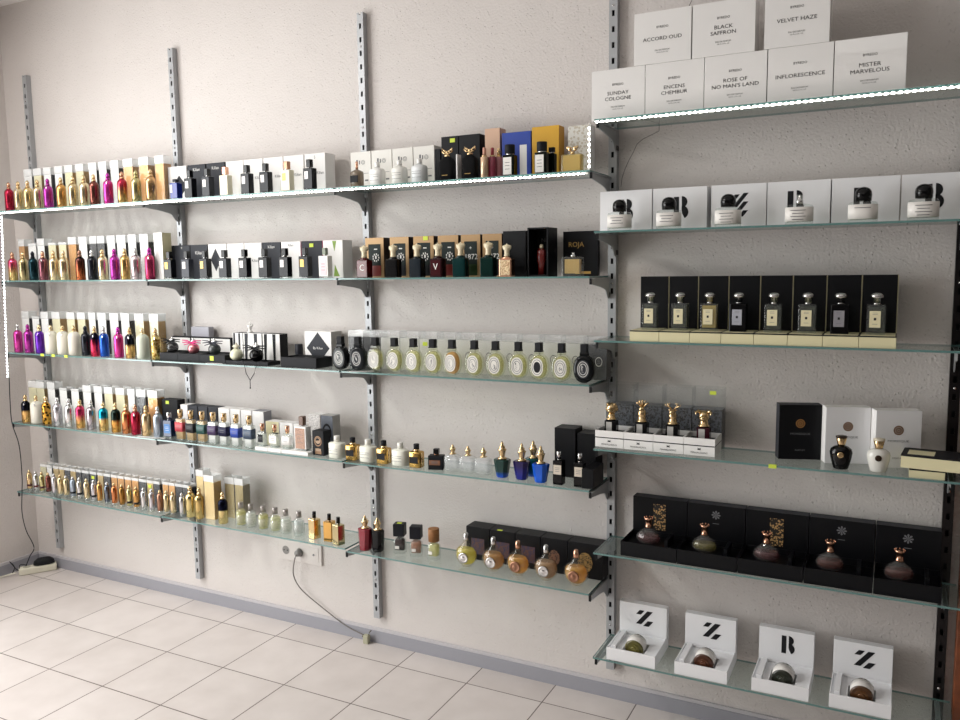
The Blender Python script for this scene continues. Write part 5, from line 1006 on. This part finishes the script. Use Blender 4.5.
for px, nm, lq, lb, bd in cb:
    thing('cologne_bottle', '%s silver-capped slab bottle with emblem label, right bay third shelf' % nm, 'perfume bottle', (xat(px, -.165, zr[2]+.07), -.165, zr[2]+.0347), cologne_bottle(lq, bd, lb), 0, 'slab bottles, right bay third shelf', 1.0)
# fourth shelf: animal-head bottles in white drawers under clear covers
ya = -.185; A0, A1 = xat(595, ya, zr[3]+.015), xat(715, ya, zr[3]+.015); w4 = (A1-A0)/4
def pw(b): w = w4-.001; b.cbox(w, .105, 0, .030, cy=.0525)
def pl(b): w = w4-.003; b.cbox(w, .103, .0300, .0335, cy=.0525)
def pt(b):
    w = w4-.001; z0, z1, t = .0335, .055, .0025
    b.box(-w/2, w/2, 0, t, z0, z1); b.box(-w/2, w/2, .105-t, .105, z0, z1); b.box(-w/2, -w/2+t, t, .105-t, z0, z1); b.box(w/2-t, w/2, t, .105-t, z0, z1); 
def pbk(b): w = w4-.006; b.box(-w/2, w/2, .006, .099, .0335, .040)
def pbx(b): w = w4-.004; b.box(-w/2, w/2, .108, .165, 0, .128, ms=[0, 0, 0, 0, 1, 0])
def pcv(b):
    w = w4-.001
    for q in ((-w/2, w/2, .1065, .1071), (-w/2, w/2, .1665, .1671), (-w/2, -w/2+.0006, .1071, .1665), (w/2-.0006, w/2, .1071, .1665)): b.box(*q, .001, .195)
def pem(b):
    b.add([(-.006, -.0008, .019), (.006, -.0008, .019), (.0035, -.0008, .022), (.005, -.0008, .026), (0, -.0008, .0225), (-.005, -.0008, .026), (-.0035, -.0008, .022)], [(0, 1, 2, 6), (2, 3, 4), (2, 4, 6), (6, 4, 5)])
    b.text("PENHALIGON'S", .0075, 0, -.0008, .010)
pat = speck('grey engraving print', '#0f1013', '#4c4f57', 130, .5, 0.)
an = ['maned-head', 'fan-tailed bird', 'antlered stag', 'horned-head']
for i in range(4):
    xm = A0 + w4*(i+.5)
    thing('gift_box', 'white two-tier drawer box under the %s bottle, right bay fourth shelf' % an[i], 'gift box', (xm, ya, zr[3]), [('drawer', cm('pw', pw, .0008), [WHITE]), ('dark_seam', cm('pl', pl), [BLACKM]), ('tray_wall', cm('pt', pt), [WHITE]), ('dark_bed', cm('pbk', pbk), [BLACKM]), ('engraved_back_box', cm('pbx', pbx), [pat, pm('mid grey card top', '#74777c', .5)], 'dark box back with grey engraving'), ('clear_cover', cm('pcv', pcv), [FILM2], 'clear plastic cover'), ('lettering', cm('pem', pem), [INK])] + ([('price_sticker', cm('cv_st', lambda b: b.box(.008, .028, .1050, .1062, .176, .188)), [STICK], 'yellow green price sticker')] if i == 3 else []), 0, 'white drawer boxes, right bay fourth shelf')
for i, px in enumerate((611.5, 642, 672.7, 704)):
    thing('animal_head_bottle', 'black bottle with golden %s stopper in a white drawer box' % an[i].replace('horned-head', 'horned bull').replace('maned-head', 'maned lion'), 'perfume bottle', (xat(px, ya+.045, zr[3]+.10), ya+.045, zr[3]+.0405), beast_cap(i), 0, 'animal-head bottles, right bay fourth shelf')
# moon-medallion boxes and amphora bottles
def disc(b, x, y, z, r, m=0, n=28): b.add([(x + r*math.cos(2*PI*i/n), y, z + r*math.sin(2*PI*i/n)) for i in range(n)], [tuple(range(n))], m)
def pr_medal(b, w, d, h):
    n = 28; vs = []
    R0 = .0135
    for r in (1, .72, .62, .30):
        for i in range(n): a = 2*PI*i/n; vs.append((R0*r*math.cos(a), -d/2-.0007, h*.66+R0*r*math.sin(a)))
    f = []
    for k in (0, 2):
        for i in range(n): j = (i+1) % n; f.append((k*n+i, k*n+j, (k+1)*n+j, (k+1)*n+i))
    b.add(vs, f); disc(b, 0, -d/2-.0007, h*.66, R0*.2)
def pr_mt(b, w, d, h): b.text('MORESQUE', .0085, 0, -d/2-.0007, h*.47, 0, 1.3)
def pr_mt2(b, w, d, h): b.text('PARFUM', .0075, 0, -d/2-.0007, h*.17)
BR = pm('bronze print', '#a67a4a', .35, .6)
for px, w_, ty, f_, sd_, lb in ((798.5, .122, 405.5, BLACK, CHAR, 'black carton with a gold ring medallion, right bay fourth shelf'), (845.5, .124, 408, W2, WHITE, 'white carton with bronze medallion behind the black amphora bottle'), (895.5, .122, 411.5, W2, WHITE, 'white carton with bronze medallion behind the white amphora bottle')):
    xm = xat(px, -.088, zr[3]+.09); hh = zat(xm, -.125, ty) - zr[3]
    thing('perfume_carton', lb, 'perfume box', (xm, -.088, zr[3]), carton(w_, .046, hh, f_, sd_, prints=[('medallion_print', 'mo', pr_medal, [BR if f_ is BLACK else pm('dark bronze print', '#8a6748', .4, .4)]), ('lettering', 'mo', pr_mt, [INKG]), ('fine_lettering', 'mo2', pr_mt2, [INKG])]), .32, 'medallion cartons, right bay')
thing('amphora_bottle', 'glossy black amphora bottle with gold collar', 'perfume bottle', (xat(841, -.175, zr[3]+.04), -.175, zr[3]), amphora(BLACKG, pm('dark bronze cap', '#3a2c22', .3, .6), GOLD), 0, 'amphora bottles', .92)
thing('amphora_bottle', 'white amphora bottle with gold collar', 'perfume bottle', (xat(878.5, -.175, zr[3]+.04), -.175, zr[3]), amphora(pm('white glazed glass', '#dddbd4', .15), pm('white gold cap', '#d8cdb8', .3), pm('dark bronze', '#3a2a1c', .3, .5)), 0, 'amphora bottles', .92)
def flatbox(w, d, h):
    def g(b): b.cbox(w, d, 0, h-.004)
    def t(b): b.cbox(w+.001, d+.001, h-.004, h)
    def l(b): b.box(-w*.42, -w*.05, -d*.35, d*.2, h+.0002, h+.0005)
    return [('box_body', cm(('fb', w, d), g), [CREAM]), ('black_lid', cm(('fbt', w, d), t), [BLACKM]), ('cream_label', cm(('fbl', w, d), l), [CREAM])]
thing('flat_box', 'small cream and black flat box under another, right end of right bay', 'flat box', (3.600, -.160, zr[3]), flatbox(.085, .095, .024), .0)
thing('flat_box', 'long cream box with black lid balanced on the smaller one', 'flat box', (3.628, -.160, zr[3]+.0245), flatbox(.175, .105, .036), -.10)
# fifth shelf: black open boxes with squat flacons
y5 = -.205
e5 = [xat(p, y5, zr[4]) for p in (620, 676.5, 737, 803, 872.5, 942)]
h5 = zat(2.83, -.05, 497.5) - zr[4]
m5 = ['leftmost', 'second', 'middle', 'fourth', 'rightmost']
def pr5(b, w, kind, yy):
    if kind: b.box(-.020, .020, yy-.0005, yy, h5*.34, h5*.88)
    else:
        n = 8
        for i in range(n): a = 2*PI*i/n; b.add([(0, yy, h5*.80), (.012*math.cos(a-.25), yy, h5*.80+.012*math.sin(a-.25)), (.015*math.cos(a), yy, h5*.80+.015*math.sin(a)), (.012*math.cos(a+.25), yy, h5*.80+.012*math.sin(a+.25))], [(0, 1, 2, 3)])
        b.box(-.010, .010, yy-.0003, yy, h5*.62, h5*.63)
for i in range(5):
    w = e5[i+1]-e5[i]-.0022; d = .138; kk = i in (0, 2)
    def base(b): t = .003; b.box(-w/2, w/2, 0, d, 0, t); b.box(-w/2, w/2, 0, t, t, .047); b.box(-w/2, w/2, d-t, d, t, .047); b.box(-w/2, -w/2+t, t, d-t, t, .047); b.box(w/2-t, w/2, t, d-t, t, .047)
    def bed(b): b.box(-w/2+.0035, w/2-.0035, .0035, d-.0035, .0032, .030)
    def blk(b): b.box(w*.26, w*.32, .02, .10, .030, .062)
    def lid(b): b.box(-w/2, w/2, d+.002, d+.045, 0, h5, ms=[0, 0, 0, 0, 1, 0])
    thing('gift_box', '%s open black gift box, right bay fifth shelf' % m5[i], 'gift box', ((e5[i]+e5[i+1])/2, y5, zr[4]),
      [('tray_wall', cm(('g5b', i), base, .0006), [BLACK]), ('bed', cm(('g5i', i), bed), [BLACK]), ('divider', cm(('g5d', i), blk), [BLACK]), ('upright_lid', cm(('g5l', i), lid, .0008), [BLACK, CHAR]), ('printed_crest', cm(('g5p', i), lambda b: pr5(b, w, kk, d+.0012)), [speck('gold damask print', '#b8925e', '#15130f', 150, .5, 0.) if kk else INKG])], 0, 'open black gift boxes, right bay fifth shelf')
pk = clear('pinkish liquid', (.62, .36, .38), (.35, .14, .16), .25); gr = clear('greenish yellow liquid', (.66, .64, .3), (.45, .42, .14), .3); rd = clear('reddish brown liquid', (.5, .2, .16), (.3, .09, .07), .3)
for i, (px, lq, nm) in enumerate(((648.5, pk, 'pink tinted'), (704.5, gr, 'greenish yellow'), (766.5, pk, 'mauve pink'), (830, rd, 'reddish brown'), (899, rd, 'russet brown'))):
    thing('squat_flacon', '%s squat flacon with rose gold crown cap in the %s black box' % (nm, m5[i]), 'perfume bottle', (xat(px, -.135, zr[4]+.06), -.135, zr[4]+.0305), squat_flacon(lq), 0, 'squat crown-capped flacons', .92)
# bottom shelf: white open boxes with a bottle lying in each
y6 = -.212; h6 = zat(2.86, -.05, 607) - zr[5]
for i, (xl, lab, mk, lqc) in enumerate(((2.700, 'leftmost', 'S', '#7d7642'), (2.925, 'second', 'S', '#6d4432'), (3.160, 'third', 'B', '#3f4238'), (3.378, 'rightmost', 'S', '#6e4a2c'))):
    w, d, hb_ = .163, .142, .042
    def base(b):
        t = .003; b.box(-w/2, w/2, 0, t, 0, hb_); b.box(-w/2, w/2, d-t, d, 0, hb_); b.box(-w/2, -w/2+t, t, d-t, 0, hb_); b.box(w/2-t, w/2, t, d-t, 0, hb_); b.box(-w/2+t, w/2-t, t, d-t, 0, t)
    rx0, rx1, ry0, ry1 = -.034, .040, .018, .088
    def bed(b):
        z0, z1 = .0034, hb_-.007
        b.box(-w/2+.0035, rx0, .0035, d-.0035, z0, z1); b.box(rx1, w/2-.0035, .0035, d-.0035, z0, z1); b.box(rx0, rx1, .0035, ry0, z0, z1); b.box(rx0, rx1, ry1, d-.0035, z0, z1); b.box(rx0, rx1, ry0, ry1, z0, z0+.001)
    def rib(b): b.box(-w/2+.012, -w/2+.028, .012, d-.006, hb_-.0069, hb_+.006)
    def lid(b): b.box(-w/2, w/2, d+.003, d+.003+.028, 0, h6)
    def pm_(b): MK[mk](b, d+.0022, .004, h6*.68, .036)
    thing('gift_box', '%s open white box with black mark on its lid, right bay bottom shelf' % lab, 'gift box', (xl + w/2, y6, zr[5]), [('tray_wall', cm('g6b', base, .0008), [W2]), ('bed', cm('g6i', bed), [W2]), ('ridge', cm('g6r', rib, .0008), [W2]), ('upright_lid', cm('g6l', lid, .001), [W2]), ('printed_mark', cm(('g6m', mk), pm_), [INK])], 0, 'open white boxes, right bay bottom shelf')
    Tm = Matrix.Rotation(math.radians(97), 4, 'X')
    def gg(b): b.T = Tm; b.loft([(-.024, .031, .031), (-.022, .0335, .0335), (.022, .0335, .0335), (.026, .029, .029)], 30); b.T = None
    def gw(b): b.T = Tm; b.loft([(-.017, .0339, .0339), (.021, .0339, .0339)], 30); b.T = None
    def ge(b): b.T = Tm; b.loft([(.0262, .020, .020), (.0285, .020, .020)], 26); b.loft([(.0285, .012, .012), (.031, .010, .010)], 20); b.T = None
    def gs(b): b.tube([(.026, .004, .006), (.040, .004, .004)], .007)
    th = thing('round_bottle', 'round bottle with white band lying in the %s open white box' % lab, 'perfume bottle', (xl + w/2 + .003, y6 + .053, zr[5] + .0405), [('glass', cm('rb_g', gg), [clear('tinted glass ' + lqc, hexc(lqc)[:3], hexc(lqc)[:3], .55)]), ('band', cm('rb_w', gw), [LBLW]), ('glass_foot', cm('rb_e', ge), [pm('brown glass ' + lqc, lqc, .12, .3)])], 0, 'round bottles lying in white boxes', .94)

# ------------------------------------------------------------------ light strips, cables, sockets, small things
TAPE = pm('white led tape', '#e8e8e4', .4); LEDM = pm('lit diode', (1., .97, .90), .5, emit=18.); LEDC = pm('cool lit diode', (.92, .97, 1.), .5, emit=18.)
def led(name, label, A, B, lm, step=.0166):
    A, B = Vector(A), Vector(B); L = (B-A).length; u = (B-A)/L
    vert = abs(u.z) > .9
    b = M(); e = M()
    if vert: b.tube([A, B], .003, 0, 4)
    else: b.box(min(A.x, B.x), max(A.x, B.x), A.y-.0012, A.y+.0012, A.z-.0028, A.z+.0028)
    n = int(L/step)
    for i in range(n):
        p = A + u*(step*(i+.5)); e.box(p.x-.003, p.x+.003, p.y-.0045, p.y-.0013, p.z-.0026, p.z+.0026)
    o = thing(name, label, 'light strip', (0, 0, 0), [(None, b.mesh('led_tape'), [TAPE])])
    d = link('diode_row', e.mesh('diodes'), [lm], o); d['kind'] = 'stuff'
led('led_strip', 'lit white light strip along the front edge of the top left shelves', (-.375, -SH-.0022, 1.8275), (2.636, -SH-.0022, 1.8275), LEDM)
led('led_strip', 'lit white light strip under the front edge of right bay top shelf', (2.657, -SH-.0022, 1.9805), (3.685, -SH-.0022, 1.9805), LEDM)
led('led_strip', 'short vertical lit strip joining the two top shelves', (2.643, -SH-.009, 1.838), (2.643, -SH-.009, 1.978), LEDM)
led('led_strip', 'vertical lit strip down the left ends of the far left shelves', (-.334, -SH-.0075, 1.036), (-.285, -SH-.0075, 1.817), LEDC)
# power strip and adapter in the corner
def bez(pts, n=8):
    pts = [Vector(p) for p in pts]; out = []
    for i in range(len(pts)-1):
        p0, p1, p2, p3 = pts[max(i-1, 0)], pts[i], pts[i+1], pts[min(i+2, len(pts)-1)]
        for k in range(n):
            t = k/n; out.append(.5*((2*p1) + (p2-p0)*t + (2*p0-5*p1+4*p2-p3)*t*t + (3*p1-p0-3*p2+p3)*t**3))
    return out + [pts[-1]]
A, B = atz(19, 575, .0), atz(57, 568.5, .0)
A.x = max(A.x, XL+.05); mid = (A+B)/2; L = (B-A).length; ang = math.atan2(B.y-A.y, B.x-A.x)
def ps(b): b.box(-L/2, L/2, -.025, .025, 0, .036); 
def pss(b):
    for k in range(3): b.T = Matrix.Translation((-L*.28+L*.28*k, 0, .0362)); b.loft([(0, .018, .018), (.0012, .018, .018)], 20); b.T = None
thing('power_strip', 'white power strip on the floor in the corner', 'power strip', (mid.x, mid.y, .0005), [('housing', cm('ps', ps, .006), [pm('ivory plastic', '#dcd8c6', .4)]), ('socket', cm('pss', pss), [pm('grey ivory plastic', '#a9a596', .5)])], ang)
q = Vector((math.cos(ang), math.sin(ang), 0))
thing('power_adapter', 'black power adapter lying on the white power strip', 'power adapter', (mid.x+q.x*.03, mid.y+q.y*.03, .0376), [('housing', cm('adp', lambda b: b.loft([(0, .040, .020), (.004, .050, .026), (.020, .046, .026), (.032, .030, .018), (.035, .010, .008)], 22, 2.8)), [BLACKM])], ang)
pw_ = [aty(9.2, 378, -.222), aty(10, 400, -.222), Vector(aty(12, 423, -.225)), aty(19, 445, -.225), aty(22, 475, -.225), aty(22, 493, -.225), aty(22, 512, -.215), aty(26, 530, -.20), aty(34, 547, -.19), aty(30, 556, -.185), aty(26, 566, -.185)]
thing('power_cable', 'thin black cable running from the light strip down to the power strip', 'cable', (0, 0, 0), [(None, cm('pc', lambda b: b.tube(bez(pw_, 5), .0022)), [BLACKM])])
pz = [Vector((mid.x-.035, mid.y-.035, .042)), Vector((mid.x-.06, mid.y-.055, .046)), Vector((mid.x-.03, mid.y-.085, .03)), Vector((mid.x-.09, mid.y-.09, .07)), Vector((mid.x-.10, mid.y-.06, .03)), Vector((mid.x-.085, mid.y-.085, .004))]
thing('power_cable', 'black cable loop beside the white power strip', 'cable', (0, 0, 0), [(None, cm('pc2', lambda b: b.tube(bez(pz, 6), .002)), [BLACKM])])
pz2 = [Vector((A.x-.005, A.y-.01, .015)), Vector((XL+.03, A.y-.12, .006)), Vector((XL+.03, A.y-.5, .005))]
thing('power_cable', 'white cable leaving the power strip along the left wall', 'cable', (0, 0, 0), [(None, cm('pc3', lambda b: b.tube(bez(pz2, 6), .0035)), [pm('ivory plastic', '#dcd8c6', .4)])])
# triple wall outlet
def of(b): b.box(0, .232, -.009, 0, 0, .088)
def oc(b):
    for k in range(2):
        b.T = Matrix.Translation((.040+.076*k, -.0092, .044)) @ Matrix.Rotation(PI/2, 4, 'X')
        b.loft([(0, .022, .022), (.0006, .022, .022)], 24, m=0); b.loft([(.0004, .019, .019), (.0010, .019, .019)], 24, m=1)
        for s in (-1, 1): b.loft([(.001, .003, .003), (.0016, .003, .003)], 10, m=2, cx=s*.009)
        b.T = None
def op(b):
    b.box(.166, .218, -.0105, -.009, .014, .074)
    b.T = Matrix.Translation((.192, -.0112, .044)) @ Matrix.Rotation(PI/2, 4, 'X'); b.loft([(0, .0045, .0045), (.001, .0045, .0045)], 12, m=1); b.T = None
opl = pm('white outlet plastic', '#d9d3cf', .35); ogr = pm('grey socket recess', '#8b8784', .5)
thing('wall_outlet', 'triple white wall outlet below the bottom shelf of second bay', 'wall outlet', (1.138, 0, .284), [('frame', cm('of', of, .0015), [opl]), ('socket', cm('oc', oc), [opl, ogr, BLACKM]), ('aerial_plate', cm('op', op), [opl, INKG])])
pl_ = [Vector((1.254, -.028, .326)), Vector((1.246, -.036, .300)), aty(293.5, 575, -.03), aty(301, 589, -.02), aty(318, 604, -.015), aty(345, 625, -.014), aty(366, 636, -.022)]
thing('plug_cable', 'grey plug and cable hanging from the middle outlet down to the baseboard', 'cable', (0, 0, 0), [('cable', cm('plc', lambda b: b.tube(bez(pl_, 6), .0024)), [pm('grey cable', '#6e6864', .5)]), ('plug', cm('plg', lambda b: (b.tube([(1.254, -.011, .328), (1.254, -.030, .328)], [.017, .013], 0, 16))), [pm('grey plug', '#8d8a88', .45)])])
J = atz(371, 640, .0)
def jb(b): b.box(-.011, .013, -.012, .008, 0, .036)
def jw(b): b.tube([(.010, 0, .036), (.012, .002, .046), (.020, .006, .056)], .0022); b.tube([(-.010, -.003, .034), (-.016, -.006, .026)], .0045)
thing('cable_junction', 'small ivory junction block standing on the floor at the cable end', 'junction block', (J.x, -.030, .0003), [('block', cm('jb', jb, .002), [pm('greenish ivory plastic', '#aaa890', .5)]), ('bare_wire', cm('jw', jw), [pm('grey brown wire', '#57503f', .5)])])
# paper scent strips and shelf-edge tags
def strip(pts, z, label):
    P = [Vector((xat(px, y, z), y, 0)) for px, y in pts]; d = (P[1]-P[0]); Ls = d.length; a = math.atan2(d.y, d.x)
    thing('scent_strip', label, 'paper strip', ((P[0].x+P[1].x)/2, (P[0].y+P[1].y)/2, z), [(None, cm(('scent_strip', round(Ls, 3)), lambda b: b.box(-Ls/2, Ls/2, -.006, .006, 0, .0009)), [WHITE])], a)
strip([(349, -.222), (374, -.175)], ztop('C', 2)+.0002, 'white paper strip lying on the third shelf beside the black oval bottles')
strip([(138, -.205), (165, -.190)], ztop('A', 3)+.0002, 'white paper strip lying at the right end of far left bay fourth shelf')
strip([(206, -.212), (223, -.190)], ztop('B', 2)+.0002, 'white paper strip lying on the third shelf before the dark ball bottle tray')
def etag(bay, r, px, label):
    z = ROWS[bay][2][r]; thing('shelf_tag', label, 'price tag', (xat(px, -SH-.001, z), -SH-.0012, z-.006), [(None, cm('edge_tag', lambda b: b.box(-.011, .011, -.0006, .0006, 0, .012)), [STICK])], 0, 'price tags on shelf edges')
etag('A', 2, 42.3, 'pale price tag on the third shelf edge under the purple bottle'); etag('A', 2, 53.3, 'pale price tag on the third shelf edge under the wide cream bottle'); etag('A', 2, 66, 'pale price tag on the third shelf edge under the ivory bottle'); etag('D', 3, 772.5, 'yellow green price tag on the right bay fourth shelf edge')

# ------------------------------------------------------------------ camera and light
cam = bpy.data.cameras.new('camera'); co = bpy.data.objects.new('camera', cam); COL.objects.link(co); SC.camera = co
cam.sensor_fit = 'HORIZONTAL'; cam.sensor_width = 36; cam.lens = FPX/960*36; cam.clip_start = .05
co.matrix_world = Matrix(((RT.x, UP.x, -FW.x, CAM.x), (RT.y, UP.y, -FW.y, CAM.y), (RT.z, UP.z, -FW.z, CAM.z), (0, 0, 0, 1)))
def area(name, loc, size, energy, col, rot):
    l = bpy.data.lights.new(name, 'AREA'); l.shape = 'RECTANGLE'; l.size, l.size_y = size; l.energy = energy; l.color = col
    o = bpy.data.objects.new(name, l); COL.objects.link(o); o.location = loc; o.rotation_euler = rot; return o
area('daylight_at_window', (XL-.16, (WY0+WY1)/2, (WZ0+WZ1)/2), (WZ1-WZ0, WY1-WY0), 156, (1.0, .985, .97), (0, -PI/2, 0))
wd = bpy.data.worlds.new('world'); SC.world = wd; wd.use_nodes = True
wd.node_tree.nodes['Background'].inputs[0].default_value = (.85, .92, 1., 1); wd.node_tree.nodes['Background'].inputs[1].default_value = .8
# unseen ceiling lamps, added to lift the left wall, ceiling and floor
for i, (x, y) in enumerate(((.25, -1.9), (3.4, -3.0))):
    o = area('added_ceiling_light', (x, y, ZC-.045), (.55, .55), (46, 2)[i], (1., .97, .93), (0, 0, 0))
    thing('added_ceiling_lamp', 'added unseen square ceiling lamp %s' % ('over the left part of the room' if i == 0 else 'behind the camera'), 'added ceiling lamp', (x, y, ZC-.0405), [('frame', cm('lamp', lambda b: b.box(-.3, .3, -.3, .3, 0, .04)), [PVC])])
vs = SC.view_settings; vs.view_transform = 'Standard'; vs.look = 'None'; vs.gamma = 1; vs.exposure = 0.; vs.use_curve_mapping = False
cy = SC.cycles; cy.use_denoising = True; cy.max_bounces = 10; cy.diffuse_bounces = 4; cy.glossy_bounces = 4; cy.transparent_max_bounces = 40; cy.transmission_bounces = 6; cy.caustics_reflective = False; cy.caustics_refractive = False; cy.sample_clamp_indirect = 4
for k, v in LABELS.items():
    if len(v) > 1: print('DUP', k, len(v))
for k in LABELS:
    n = len(k.split())
    if n < 4 or n > 16: print('LEN', n, k)
